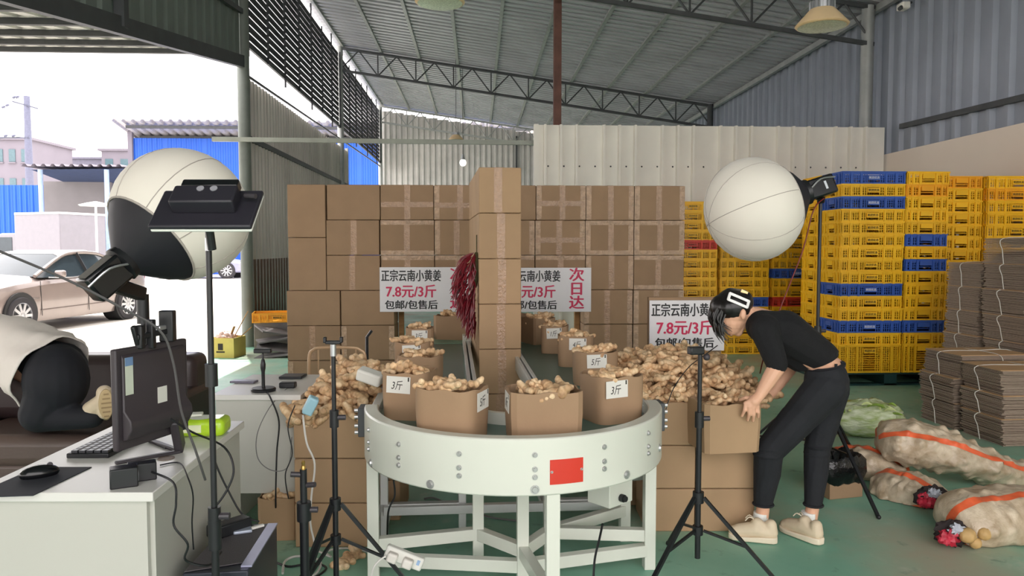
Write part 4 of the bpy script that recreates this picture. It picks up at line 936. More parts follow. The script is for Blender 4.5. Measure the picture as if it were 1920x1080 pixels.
# clip arm on the monitor top
ca = O+ux*Wm*.42+V(0, 0, zt); t = thing('clip_arm', 'black phone clip arm clamped on the monitor top', 'holder', ca)
def cbx(name, a, b, w, h, m=m_black): mb = MB(); mb.bar(ca+ux*a[0]+V(0, 0, a[1])+nb*.01, ca+ux*b[0]+V(0, 0, b[1])+nb*.01, w, h); return mb.build(name, m, t, True, bevel=.004)
cbx('clamp_jaw', (-.03, -.01), (-.03, .07), .03, .025); cbx('clamp_jaw', (.02, -.015), (.02, .085), .03, .025); cbx('arm', (-.05, .03), (.13, .04), .022, .02); cbx('grip', (.10, .0), (.10, .11), .035, .05); cbx('grip', (-.06, .07), (-.04, .005), .02, .015); cbx('screw', (.05, .05), (.085, .05), .02, .02, m_alu)
# PC tower lying under the desk end
t = thing('pc_tower', 'dark computer tower with grey top beside the desk', 'computer', CF(-.86, 2.62), CAMRZ-.03)
c4 = [onZ(342, 1076, .45), onZ(465, 1070, .45), onZ(519, 980, .45), onZ(425, 985, .45)]
mb = MB(); mb.add([V(p_.x, p_.y, 0) for p_ in c4]+c4, [(3, 2, 1, 0), (4, 5, 6, 7), (0, 1, 5, 4), (1, 2, 6, 5), (2, 3, 7, 6), (3, 0, 4, 7)]); mb.build('case', M('pc_case', (50, 52, 62), .35, .3), t, True, bevel=.004)
ce = sum(c4, V(0, 0, 0))/4; mb = MB(); pp = [ce.lerp(p_, f_)+V(0, 0, .002) for p_, f_ in zip(c4, (.97, .72, .80, .95))]; mb.add(pp+[p_+V(0, 0, .003) for p_ in pp], [(3, 2, 1, 0), (4, 5, 6, 7), (0, 1, 5, 4), (1, 2, 6, 5), (2, 3, 7, 6), (3, 0, 4, 7)]); mb.build('top_mesh', M('pc_mesh', (78, 74, 76), .7, var=.2, scale=200), t, True)
a_, b_ = c4[1].lerp(ce, .12), c4[2].lerp(ce, .1); mb = MB(); mb.bar(a_+V(0, 0, .004), b_+V(0, 0, .004), .035, .006); mb.build('top_trim', M('pc_silver', (176, 178, 204), .3, .5), t, True)
t2 = thing('black_adapter', 'long black adapter brick on the computer tower', 'adapter', atD(430, 985, 2.78)); q = onZ(428, 1000, .455); t2.location = q; t2.rotation_euler = (0, 0, CAMRZ+.9); mb = MB(); mb.b2(-.07, .08, -.03, .03, 0, .045); mb.build('brick', m_black, t2, bevel=.006); mb = MB(); mb.box((0, 0, .0455), (.1, .035, .001)); mb.build('rating_label', m_dkgrey, t2)
t2 = thing('card_reader', 'small silver hub lying on the computer tower', 'hub', onZ(456, 996, .456), CAMRZ+.4); mb = MB(); mb.b2(-.035, .03, -.03, .03, 0, .012); mb.build('shell', M('hub_silver', (176, 184, 200), .3, .4), t2, bevel=.004); mb = MB(); mb.box((.05, .01, .006), (.05, .012, .008), .4); mb.build('plug', m_paper, t2)
# phone stand with round base on the table
t = thing('phone_stand', 'black phone stand with round weighted base on white table', 'stand', onZ(494, 733, .75))
mb = MB(); mb.lathe([(.062, 0), (.064, .012), (.058, .018), (.012, .02)], 28); mb.build('base', m_black, t, smooth=True, ang=30)
mb = MB(); mb.lathe([(.009, .018), (.009, .10), (.013, .12), (.014, .14), (.009, .165), (.005, .17), (.005, .2)], 14); mb.build('post', m_black, t, smooth=True)
mb = MB(); mb.box((0, 0, .212), (.09, .03, .024), CAMRZ); mb.build('head', m_black, t, bevel=.005)
mb = MB(); a = onZ(435, 718, .752); mb.box(a+V(.06, .02, .004), (.14, .06, .012), CAMRZ-.1); tag(mb.build('tablet', M('tablet_grey', (110, 106, 120), .3, .3), bevel=.003), 'grey tablet lying on the white table', 'tablet')
mb = MB(); a = onZ(540, 727, .75); mb.box(a+V(0, .0, .016), (.085, .05, .03), CAMRZ); o_ = mb.build('router', m_black, bevel=.006); tag(o_, 'small black network box on the edge of the white table', 'router')
mb = MB(); a = onZ(548, 709, .75); mb.box(a+V(0, .02, .008), (.13, .12, .014), CAMRZ); tag(mb.build('laptop', m_black, bevel=.003), 'closed black laptop on the white table behind the ginger', 'laptop')

# ================================================================== light stands
def stand(name, label, base, ztop, collar, spread, az0, r=.0125, cat='stand', foot_r=.011, nlegs=3, low=.25):
    t = thing(name, label, cat, base); X, Y = 0, 0
    mb = MB(); mb.cyl((0, 0, .09), (0, 0, collar+.35), r, n=14); mb.build('lower_tube', m_black, t, smooth=True)
    mb = MB(); mb.cyl((0, 0, collar+.3), (0, 0, ztop), r*.78, n=14); mb.build('upper_tube', m_black, t, smooth=True)
    mb = MB(); mb.cyl((0, 0, collar-.025), (0, 0, collar+.025), r*2.0, n=14); cl = mb.build('collar', m_black, t, smooth=True, ang=30)
    mb = MB(); mb.cyl((0, 0, low-.02), (0, 0, low+.02), r*1.9, n=14); mb.build('lower_collar', m_black, t, smooth=True, ang=30)
    mb = MB(); mb.cyl((0, 0, collar+.32), (0, 0, collar+.39), r*1.6, n=14); k_ = mb.build('clamp', m_black, t, smooth=True, ang=30)
    mb = MB(); mb.cyl((r, 0, collar+.36), (r+.035, 0, collar+.36), .011, n=10); mb.build('knob', m_dkgrey, k_, smooth=True, ang=30)
    for i in range(nlegs):
        a = az0+2*PI*i/nlegs; d_ = V(math.cos(a), math.sin(a), 0); p0 = d_*r*2+V(0, 0, collar); p1 = d_*spread+V(0, 0, .008)
        mb = MB(); mb.bar(p0, p1, .018, .014); lg = mb.build('leg', m_black, t)
        mb = MB(); mb.sph(p1+V(0, 0, .004), .013, 10, 6); mb.build('rubber_foot', m_black, lg, smooth=True)
        mb = MB(); mb.bar(d_*r*2+V(0, 0, low), p0.lerp(p1, .55), .013, .01); mb.build('brace', m_black, t)
    return t
# LED panel stand in front
pb0 = CF((392-960)/FPX*2.3, 2.3); ps = stand('panel_stand', 'tall black stand carrying the tilted light panel', pb0, atD(382, 425, 2.3).z, .30, .4, 1.2, .012, low=.14)
# joint sleeve
zj = atD(388, 703, 2.3).z; mb = MB(); mb.cyl((0, 0, zj-.035), (0, 0, zj+.035), .019, n=14); mb.build('clamp', m_black, ps, smooth=True, ang=30); mb = MB(); zk = atD(388, 458, 2.3).z; mb.cyl((0, 0, zk-.02), (0, 0, zk+.02), .0105, n=14); mb.build('silver_joint', m_alu, ps, smooth=True)
zl = atD(388, 1000, 2.3).z; mb = MB(); mb.cyl((0, 0, zl-.05), (0, 0, zl+.04), .02, n=14); mb.build('clamp', m_black, ps, smooth=True, ang=30)
pc = CF((391-960)/FPX*2.26, 2.26, atD(390, 393, 2.26).z)
pn = thing('light_panel', 'black light panel seen from behind, tilted on the front stand', 'lamp', pc, CAMRZ)
Rt = Matrix.Rotation(math.radians(-46), 3, 'X')
mb = MB(); mb.box((0, .0, 0), (.305, .016, .165), mat=Rt); mb.build('back_shell', M('panel_black', (38, 36, 44), .45, var=.06), pn, bevel=.006)
mb = MB(); mb.box(Rt @ V(0, .0135, 0), (.30, .011, .16), mat=Rt); mb.build('diffuser', M('panel_white', (236, 236, 230), .4), pn, bevel=.004)
mb = MB(); mb.box(Rt @ V(.0, -.03, .012), (.19, .05, .075), mat=Rt); mb.build('battery_box', M('panel_black', (38, 36, 44), .45), pn, bevel=.006)
mb = MB(); mb.box(Rt @ V(.005, -.035, .066), (.17, .035, .03), mat=Rt); mb.build('battery_latch', m_blackg, pn, bevel=.004)
for x in (-.012, .028):
    mb = MB(); c_ = Rt @ V(x, -.056, .03); n_ = Rt @ V(0, -1, 0); mb.cyl(c_, c_+n_*.003, .011, n=16); mb.build('dial', M('dial_grey', (150, 150, 156), .4), pn, smooth=True, ang=30)
mb = MB(); mb.cyl(V(0, .03, -.12), V(0, -.0, -.02), .013, n=12); mb.build('mount', m_black, pn)
mb = MB(); mb.cyl(Rt @ V(.115, -.03, .03), Rt @ V(.15, -.035, .02), .008, n=10); mb.build('tilt_knob', m_dkgrey, pn)
# middle phone tripod, folded stand, right tripod
tb = CF((623-960)/FPX*3.02, 3.02); mt = stand('phone_tripod', 'black tripod with empty phone clamp before the left ginger heap', tb, atD(621, 665, 3.02).z, atD(622, 945, 3.02).z, .36, 2.2, .0115, low=.3)
hz = atD(621, 640, 3.02).z-0
mb = MB(); mb.cyl((0, 0, hz-.06), (0, 0, hz-.012), .012, n=10); mb.build('ball_head', m_alu, mt, smooth=True); mb = MB(); mb.box((0, 0, hz-.004), (.062, .02, .014), CAMRZ); hd = mb.build('phone_clamp', m_black, mt, bevel=.003)
for s in (-1, 1): mb = MB(); mb.box((s*.033, 0, hz+.006), (.012, .02, .024), CAMRZ); mb.build('clamp_jaw', m_black, hd, bevel=.003)
fb = CF((563-960)/FPX*2.75, 2.75); fs_ = stand('folded_stand', 'short folded black light stand with brass stud', fb, atD(563, 880, 2.75).z, .16, .22, .5, .0165, low=.1)
zz = atD(563, 880, 2.75).z; mb = MB(); mb.lathe([(.009, zz), (.009, zz+.012), (.006, zz+.016), (.008, zz+.028), (.004, zz+.034)], 12); mb.build('brass_stud', M('brass', (186, 150, 86), .3, .9), fs_, smooth=True)
for z_, s in ((zz-.02, -1), (zz-.06, 1)): mb = MB(); mb.cyl((s*.012, 0, z_), (s*.045, -.01, z_+.005), .01, n=10); mb.build('knob', m_dkgrey, fs_)
rb = CF((1315-960)/FPX*3.33, 3.33); rt = stand('camera_tripod', 'black tripod with phone head before the right ginger heap', rb, atD(1317, 665, 3.33).z, atD(1316, 932, 3.33).z, .37, -.42, .0125, low=.22)
hz = atD(1317, 655, 3.33).z; mb = MB(); mb.box((-.02, 0, hz-.005), (.07, .04, .035), CAMRZ+.3); mb.build('phone_head', m_black, rt, bevel=.006); mb = MB(); mb.sph((.03, 0, hz-.035), .016, 10, 7); mb.build('ball_head', m_dkgrey, rt, smooth=True)

# ================================================================== lantern softboxes
m_fab = M('lantern_white_fabric', (232, 226, 214), .75, var=.02, scale=3, sheen=.2); m_seam = M('lantern_seam', (176, 168, 160), .8); m_skirt = M('lantern_black_skirt', (22, 22, 30), .6, var=.2)
def lantern(name, label, centre, axis, R, rskirt, head_d, squash=1., roll=0.):
    t = thing(name, label, 'lamp', centre); a = axis.normalized(); q = a.to_track_quat('Z', 'Y').to_matrix(); Q = q.to_4x4() @ Matrix.Rotation(roll, 4, 'Z')
    hgt = math.sqrt(R*R-rskirt*rskirt)*squash                                   # skirt plane lies at -hgt along the axis
    prof = []; t0 = -math.asin(min(1, hgt/(R*squash)))
    for i in range(15):
        th_ = t0+(PI/2-t0)*i/14; prof.append((max(R*math.cos(th_), .002), R*squash*math.sin(th_)))
    n = 36
    mb = MB(); vs_ = []
    for r, z in prof:
        for j in range(n):
            an = 2*PI*j/n; rr = r*(1-.012*(abs(math.cos(an*4))**6)); vs_.append(Q @ V(rr*math.cos(an), rr*math.sin(an), z))
    fs = [(i*n+j, i*n+(j+1) % n, (i+1)*n+(j+1) % n, (i+1)*n+j) for i in range(14) for j in range(n)]+[tuple(range(14*n, 15*n))]
    mb.add(vs_, fs); gl = mb.build('globe', m_fab, t, smooth=True, ang=60)
    for j in range(8):
        an = 2*PI*j/8; mb = MB(); mb.tube([Q @ V(r*.990*math.cos(an), r*.990*math.sin(an), z) for r, z in prof], .0022, 5); mb.build('seam', m_seam, gl, smooth=True)
    mb = MB(); k = 16; vs_ = []
    for r, z in ((rskirt*1.005, -hgt+.004), (rskirt*.8, -hgt-(head_d-hgt)*.35), (.07, -head_d)):
        for j in range(k): an = 2*PI*j/k; vs_.append(Q @ V(r*math.cos(an), r*math.sin(an), z))
    mb.add(vs_, [(i*k+j, i*k+(j+1) % k, (i+1)*k+(j+1) % k, (i+1)*k+j) for i in range(2) for j in range(k)]+[tuple(range(2*k, 3*k))]); mb.build('skirt', m_skirt, t, smooth=True, ang=25)
    mb = MB(); mb.tube([Q @ V(rskirt*math.cos(2*PI*j/40), rskirt*math.sin(2*PI*j/40), -hgt+.002) for j in range(40)], .005, 6, closed=True); mb.build('skirt_piping', m_seam, t, smooth=True)
    mb = MB(); mb.lathe([(.075, -head_d+.015), (.078, -head_d-.02), (.06, -head_d-.03)], 18, Q); mb.build('speed_ring', m_black, t, smooth=True, ang=30)
    hb = MB(); hb.box((0, 0, 0), (.10, .12, .17)); me_ = [Q @ (V(*v)+V(0, 0, -head_d-.1)) for v in hb.v]; hb.v = [tuple(v) for v in me_]; hd = hb.build('lamp_head', m_blackg, t, bevel=.012)
    mb = MB(); mb.box((0, 0, 0), (.002, .05, .014)); mb.v = [tuple(Q @ (V(*v)+V(.051, 0, -head_d-.12))) for v in mb.v]; mb.build('logo', m_kp, hd)
    for s in (-1, 1):
        mb = MB(); mb.tube(smooth_path([Q @ V(s*.07, .0, -head_d-.01), Q @ V(s*.075, .04, -head_d-.09), Q @ V(s*.05, .03, -head_d-.19)], 4), .005, 6); mb.build('bracket', m_alu, hd, smooth=True)
    return t, Q @ V(0, 0, -head_d-.12)
# left lantern
dL = 3.3; cL = atD(341, 402, dL)
th = math.radians(38); ax = (RT*.60+V(0, 0, .80))*math.cos(th)+FW*math.sin(th)
lt, hoff = lantern('lantern_softbox', 'big white lantern softbox with black skirt on the left', cL, ax, .292, .225, .325, .97)
hp = cL+hoff; sx = CF((266-960)/FPX*3.28, 3.28)
ls = stand('lamp_stand', 'black stand of the left lantern behind the monitor', V(sx.x, sx.y, 0), hp.z-.06, .55, .35, 1.0, .014, low=.2)
mb = MB(); mb.bar(V(0, 0, hp.z-.07), V(hp.x-sx.x, hp.y-sx.y, hp.z), .045, .06); mb.build('tilt_joint', m_black, ls, bevel=.008); mb = MB(); mb.cyl((0, 0, hp.z-.20), (0, 0, hp.z-.07), .026, n=14); mb.build('clamp', m_black, ls, smooth=True, ang=30)
# right lantern
dR = 4.55; cR = atD(1412, 393, dR); th = math.radians(-4); ax = (RT*-.93+V(0, 0, -.30))*math.cos(th)+FW*math.sin(th)
lt2, hoff = lantern('lantern_softbox', 'white lantern softbox on the right before the crate stacks', cR, ax, .318, .21, .335, .9, .2)
hp = cR+hoff; sx = V(atD(1538, 400, dR+.12).x, atD(1538, 400, dR+.12).y, 0)
ls2 = stand('lamp_stand', 'tall black stand of the right lantern behind the bending person', sx, hp.z-.06, .62, .62, 2.75, .014, low=.28)
mb = MB(); mb.bar(V(0, 0, hp.z-.08), V(hp.x-sx.x, hp.y-sx.y, hp.z), .045, .05); mb.build('tilt_joint', m_black, ls2, bevel=.008)

# ================================================================== sofa on the left
m_leather = M('brown_leather', (86, 72, 66), .38, var=.12, scale=3, bump=.06, bscale=60); m_leather2 = M('dark_brown_leather', (58, 46, 46), .35, var=.12, scale=3)
SD = 4.62; so = thing('sofa', 'dark brown leather sofa behind the office desk', 'sofa', CF(-2.35, SD), CAMRZ)
def sbx(name, x0, x1, y0, y1, z0, z1, m=m_leather, bev=.05): mb = MB(); mb.b2(x0, x1, y0, y1, z0, z1); return mb.build(name, m, so, bevel=bev, seg=4)
sbx('base', -1.05, .28, -.42, .42, .08, .27, m_leather, .03); sbx('seat_cushion', -.86, -.02, -.45, .22, .25, .435, m_leather, .06); sbx('seat_cushion', .0, .10, -.45, .22, .25, .435, m_leather, .06)
sbx('backrest', -1.05, .28, .2, .46, .25, .80, m_leather2, .06); sbx('back_cushion', -1.0, -.62, -.02, .26, .42, .79, m_leather2, .09); sbx('armrest', -1.12, -.9, -.44, .44, .08, .50, m_leather2, .05); sbx('armrest', .11, .30, -.42, .44, .08, .6, m_leather2, .05)
for x in (-1.0, .2):
    for y in (-.36, .36): mb = MB(); mb.cyl((x, y, 0), (x, y, .09), .025); mb.build('foot', m_black, so)
# ================================================================== cartons and ginger heaps left and right
GL = 'cartons stacked under the left ginger heap'
wL = .385; hL = .226; cxl = CF((618-960)/FPX*3.66, 3.66+.19)
nmz = ['bottom', 'middle', 'top']
for k in range(3):
    carton((cxl.x, cxl.y, k*hL), (wL, .36, hL-.003), CAMRZ+random.uniform(-.01, .01), f'{nmz[k]} front carton of the stack under the left ginger heap', GL, 's', m_card2)
    c2 = cxl+FW*.37+RT*.06; carton((c2.x, c2.y, k*hL), (wL+.05, .36, hL-.003), CAMRZ, f'{nmz[k]} rear carton of the stack under the left ginger heap', GL, 's', m_card2)
LB = []                                                    # heap of roots: regular rows on a mound
def heap(cx, cd, hw, hd, z0, hpk, n, label, group, skew=0., peak=(0., .3), s=1.0):
    def hz(u, v): return z0+hpk*max(0, 1-((u-peak[0])/1.05)**2)*max(0, 1-((v-peak[1])/1.35)**2)
    pts = []
    for i in range(int(n*1.3)):
        u, v = random.uniform(-.9, .9), random.uniform(-.9, .9); p_ = CF(cx+u*hw+skew*v, cd+v*hd, hz(u, v)-.055-random.uniform(0, .02)); pts.append(p_)
    for i in range(int(n*.7)):
        u, v = random.uniform(-.9, .9), random.uniform(-.9, .9); pts.append(CF(cx+u*hw+skew*v, cd+v*hd, z0-.02+random.uniform(0, max(.0, hz(u, v)-z0-.06))))
    heap_stuff('ginger_heap', pts, label[0], s=s)
    ON = ['first', 'second', 'third', 'fourth', 'fifth', 'sixth', 'seventh', 'eighth', 'ninth', 'tenth', 'eleventh', 'twelfth', 'thirteenth', 'fourteenth']; m_ = int(math.sqrt(n*hw/hd)); r_ = max(1, int(n/m_)); c = 0
    for j in range(r_):
        for i in range(m_):
            u = -1+2*(i+.5)/m_+random.uniform(-.07, .07); v = -1+2*(j+.5)/r_+random.uniform(-.1, .1)
            ginger(CF(cx+u*hw+skew*v, cd+v*hd, hz(u, v)+random.uniform(-.012, .012)), random.uniform(.85, 1.15)*s, f'ginger root, {ON[i]} from left, {ON[j]} row from front, {label[1]}', group, .6); c += 1
heap((640-960)/FPX*3.9, 3.93, .20, .27, .685, .17, 58, ('loose ginger filling the left heap', 'left heap'), 'ginger roots of the left heap', .06, (.2, .35))
# right heap
GR = 'cartons stacked under the right ginger heap'
d0 = 3.88; hR = .231
for k in range(3):
    for px0, px1, w in ((1215, 1310, 'left'), (1316, 1424, 'right')):
        if w == 'right' and k == 2: continue
        a, b = CF((px0-960)/FPX*d0, d0), CF((px1-960)/FPX*d0, d0); c_ = (a+b)/2+FW*.17
        carton((c_.x, c_.y, k*hR), ((b-a).length-.008, .34, hR-.003), CAMRZ+random.uniform(-.01, .01), f'{nmz[k]} {w} front carton under the right ginger heap', GR, 's', m_card2)
    for px0, px1, w in ((1130, 1262, 'left'), (1266, 1398, 'right')):
        a, b = CF((px0-960)/FPX*(d0+.4), d0+.4), CF((px1-960)/FPX*(d0+.4), d0+.4); c_ = (a+b)/2+FW*.2
        carton((c_.x, c_.y, k*hR), ((b-a).length-.008, .4, hR-.003), CAMRZ, f'{nmz[k]} {w} rear carton under the right ginger heap', GR, 's', m_card2)
heap((1280-960)/FPX*4.28, 4.27, .43, .38, .70, .19, 150, ('loose ginger filling the right heap', 'right heap'), 'ginger roots of the right heap', .0, (-.05, .35))
# carton the woman grips
gc = CF((1368-960)/FPX*3.72, 3.80)
open_carton(V(gc.x, gc.y, .478), .30, .27, .245, CAMRZ-.10+.25, 'open carton of ginger gripped by the bending person', None, None, 0, 16., group='cartons stacked under the right ginger heap', ng=8, where='carton gripped by the bending person', mat=m_card2)
# third sign leaning behind the right heap
sign(1217, 563, 5.25, 'white price sign standing behind the right ginger heap', 0., .86, 126)
q = onY(1217, 563, 5.25); mb = MB(); mb.b2(q.x, q.x+.53, 5.26, 5.30, .0, q.z+.02); tag(mb.build('sign_backing', m_card), 'brown cardboard backing of the right price sign', 'board')
# small open carton of ginger on the floor by the desk, loose ginger
c_ = CF((520-960)/FPX*3.85, 3.85); open_carton(V(c_.x, c_.y, 0), .20, .2, .22, CAMRZ+.1, 'open carton of ginger on the floor below the white table', None, None, 0, 16., group=None, ng=4, where='floor carton below the white table', mat=m_card2)
for px, py, w in ((668, 1046, 'beside the left tripod leg'), (650, 1050, 'left of the conveyor leg'), (1010, 1062, 'under the round conveyor end')): ginger(onZ(px, py, .02), 1.1, f'loose ginger root on the floor {w}', None, .2)

# ================================================================== bundles of flat cartons
m_flat = M('flat_carton_edges', (158, 140, 124), .9, var=.18, scale=30, stretch=(1, 1, 12)); m_flat2 = M('flat_carton_face', (196, 158, 116), .85, var=.05); m_str = M('white_string', (222, 218, 208), .7)
def bundle(c, W, D, n, rz, label, lean=(0., 0.), top=False, th=.0085, ties=((.0, 'x'),)):
    t = thing('carton_bundle', label, 'bundle', c, rz, 'tied bundles of flat cartons'); mb = MB(); H = n*th
    for i in range(n):
        f = i/n; jx, jy = random.uniform(-.012, .012)+lean[0]*f, random.uniform(-.012, .012)+lean[1]*f
        mb.box((jx, jy, th*(i+.5)), (W*random.uniform(.97, 1.02), D*random.uniform(.97, 1.02), th*.72), random.uniform(-.012, .012))
    o_ = mb.build('flat_cartons', m_flat, t); o_['kind'] = 'stuff'
    mb = MB(); mb.box((lean[0], lean[1], H+.002), (W, D, .005)); mb.build('top_sheet', m_flat2, t)
    for off in (.0,):
        y = D*off; loop = [(-W/2-.016, y, .0), (-W/2-.018+lean[0]*.5, y+.015, H*.5), (-W/2-.012+lean[0], y+.02, H), (0, y+.01, H+.008), (W/2+.012+lean[0], y, H), (W/2+.016, y, 0)]
        mb = MB(); mb.tube(smooth_path(loop, 5), .0034, 5); mb.build('string', m_str, t, smooth=True)
    x = W*.05; loop = [(x, -D/2-.016, 0), (x+.02, -D/2-.018+lean[1]*.5, H*.5), (x, -D/2-.013+lean[1], H), (x, 0, H+.008), (x, D/2, H)]
    mb = MB(); mb.tube(smooth_path(loop, 5), .0034, 5); mb.build('string', m_str, t, smooth=True)
    return H
bf, bl = onZ(1878, 838, 0), onZ(1728, 783, 0); dirv = (bl-bf); Lb = dirv.length; dirv.normalize(); brz = math.atan2(dirv.y, dirv.x)-PI/2; rtv = V(dirv.y, -dirv.x, 0)
hh = Lb/2-.01
def pile(org, nlist, where, W=.62, D=None, lean=0.):
    z = 0; D = D or hh
    for i, n in enumerate(nlist):
        j = random.uniform(-.02, .02); c_ = org+rtv*(W/2+j+lean*i)+dirv*(D/2+random.uniform(-.012, .012)); z += bundle(V(c_.x, c_.y, z), W, D-.02, n, brz+random.uniform(-.03, .03), f'{["bottom", "second", "third", "fourth", "fifth", "sixth", "seventh", "eighth"][i]} bundle of flat cartons in the {where}', (random.uniform(-.02, .02), 0))+.006
pile(bf, (24, 20, 22), 'nearest low pile')
pile(bf+dirv*(hh+.03), (25, 24, 22), 'low pile beside the nearest one')
b2 = bf+dirv*(Lb*.55)+rtv*.72
pile(b2+V(.0, .15, 0), (26, 26, 26, 26, 26, 26, 26), 'tall pile against the cream wall', lean=.0, W=.7, D=.55)
pile(b2+dirv*.75+rtv*.02, (26, 26, 26, 26, 26, 26), 'rear tall pile near the crates', W=.6, D=.5)

# ================================================================== potato sacks
m_sack = M('woven_sack', (168, 146, 118), .36, var=.10, scale=13, bump=.4, bscale=30, col2=(220, 204, 180)); m_stripe = M('orange_stripe', (232, 104, 62), .45, var=.12, scale=20); m_net = M('red_netting', (186, 40, 62), .5, var=.3, scale=30); m_pot = M('potato_skin', (196, 160, 104), .6, var=.12, scale=20)
def sack(label, path, radii, flat=.8, lump=.016, stripes=(.25, .75), seed=0, open_end=False, tie=True):
    pts = smooth_path(path, 24); k = len(pts); n = 84; m = len(radii)-1
    t = thing('potato_sack', label, 'sack', V(pts[k//2].x, pts[k//2].y, 0), 0., 'sacks of potatoes on the floor'); rings = []
    sv = V(seed*3.1, seed*1.7, 0)
    def rad(f):
        x = f*m; i = min(int(x), m-1); q = x-i; q = q*q*(3-2*q); e = min(f, 1-f)/.12; e = math.sqrt(max(.02, 1-(1-min(1, e))**2)); return (radii[i]*(1-q)+radii[i+1]*q)*e
    def surf(i, ang, off=0.):
        f = i/(k-1); p_ = pts[i]; d_ = (pts[min(i+1, k-1)]-pts[max(i-1, 0)]).normalized(); u = d_.cross(V(0, 0, 1)).normalized(); w = u.cross(d_); r = rad(f)
        base = u*math.cos(ang)*r*1.08+w*math.sin(ang)*r*flat; q = p_+base
        dv_ = mnoise.voronoi((q+sv)*12.5)[0][0]; wr = mnoise.noise((q+sv)*5)*.018+.5*mnoise.noise((q+sv)*16)*.012
        amp = min(1, r/.1); q = q+base.normalized()*((math.exp(-(dv_/.34)**2)-.45)*lump*1.5*amp+wr*amp+off); q.z = max(q.z, .004); return q
    mb = MB(); vs_ = [surf(i, 2*PI*j/n) for i in range(k) for j in range(n)]
    mb.add(vs_, [(i*n+j, i*n+(j+1) % n, (i+1)*n+(j+1) % n, (i+1)*n+j) for i in range(k-1) for j in range(n)]+[tuple(range(n)), tuple(range((k-1)*n, k*n))]); mb.build('sack_body', m_sack, t, True, smooth=True, ang=70)
    for s_ in stripes:
        mb = MB(); vs_ = []; a0 = s_*2*PI; w_ = .014
        for i in range(k):
            r = max(rad(i/(k-1)), .03)
            for j in range(4): vs_.append(surf(i, a0+(j-1.5)*w_/r, .003))
        mb.add(vs_, [(i*4+j, i*4+j+1, (i+1)*4+j+1, (i+1)*4+j) for i in range(k-1) for j in range(3)]); mb.build('stripe', m_stripe, t, True, smooth=True)
    return t, pts
P = lambda px, py, z: onZ(px, py, z)
# left-behind sack
sack('pale potato sack lying behind the black bin bag', [atD(1548, 868, 4.95), atD(1590, 862, 4.9), atD(1640, 876, 4.8), atD(1700, 915, 4.75)], (.07, .13, .15, .12), .8, .014, (.22, .30), 1)
# middle sack with open mouth
sack('potato sack with red torn mouth in the middle of the pile', [atD(1640, 905, 4.62), atD(1680, 918, 4.5), atD(1720, 930, 4.38), atD(1762, 937, 4.22)], (.10, .165, .165, .10), .78, .016, (.2, .92), 2)
# long sack on top
sack('long potato sack lying across the top of the pile', [atD(1645, 822, 4.72), atD(1690, 828, 4.70), atD(1760, 842, 4.66), atD(1830, 868, 4.66), atD(1900, 890, 4.72), atD(1950, 905, 4.75)], (.145, .17, .165, .14, .12, .05), .85, .02, (.10, .42), 3)
# front right sack
sk, pts4 = sack('front potato sack with torn mouth showing potatoes', [atD(1775, 985, 3.78), atD(1820, 975, 3.80), atD(1880, 968, 3.85), atD(1960, 965, 3.92), atD(2030, 970, 4.0)], (.13, .18, .185, .17, .10), .86, .012, (.18, .86), 4)
def crumple(name, c, r, mat, label, seed=0, parent=None, n=18, amp=.35):
    mb = MB(); mb.sph((0, 0, 0), r, n*2, n); out = []
    for v in mb.v:
        v = Vector(v); q = v.normalized() if v.length > 0 else V(0, 0, 1); f = 1+amp*mnoise.noise(q*2.6+V(seed, 0, 0))+amp*.6*mnoise.noise(q*7+V(0, seed, 0)); out.append(tuple(Vector(c)+v*f))
    mb.v = out; o_ = mb.build(name, mat, parent, True, smooth=True, ang=35) if parent else mb.build(name, mat, smooth=True, ang=35); return o_
m_dk = M('sack_inside', (40, 30, 30), .8)
for (px, py, d, s) in ((1790, 1000, 3.68, 0), (1748, 932, 4.14, 1)):
    c_ = atD(px, py, d); par = sk if s == 0 else [o_ for o_ in bpy.data.objects if o_.name == 'potato_sack.001'][0]
    crumple('torn_mouth', c_, (.095, .05, .06), m_dk, None, s, par, 14); crumple('red_netting', c_+V(-.05, -.03, -.01), (.05, .035, .04), m_net, None, 5+s, par, 14, .45); crumple('torn_film', c_+V(-.02, -.045, .035), (.035, .02, .025), M('torn_film', (176, 180, 190), .2), None, 9+s, par, 10, .8)
for i, (px, py, d, r, w) in enumerate(((1814, 1004, 3.62, .038, 'at the torn mouth of the front sack'), (1845, 1001, 3.63, .032, 'half hidden beside the first potato'), (1829, 1018, 3.63, .028, 'low in the front sack mouth'))):
    o_ = crumple('potato', atD(px, py, d), (r*1.05, r*.9, r), m_pot, None, 20+i, None, 12, .12); tag(o_, f'yellow potato {w}', 'potato', 'potatoes showing from the front sack')
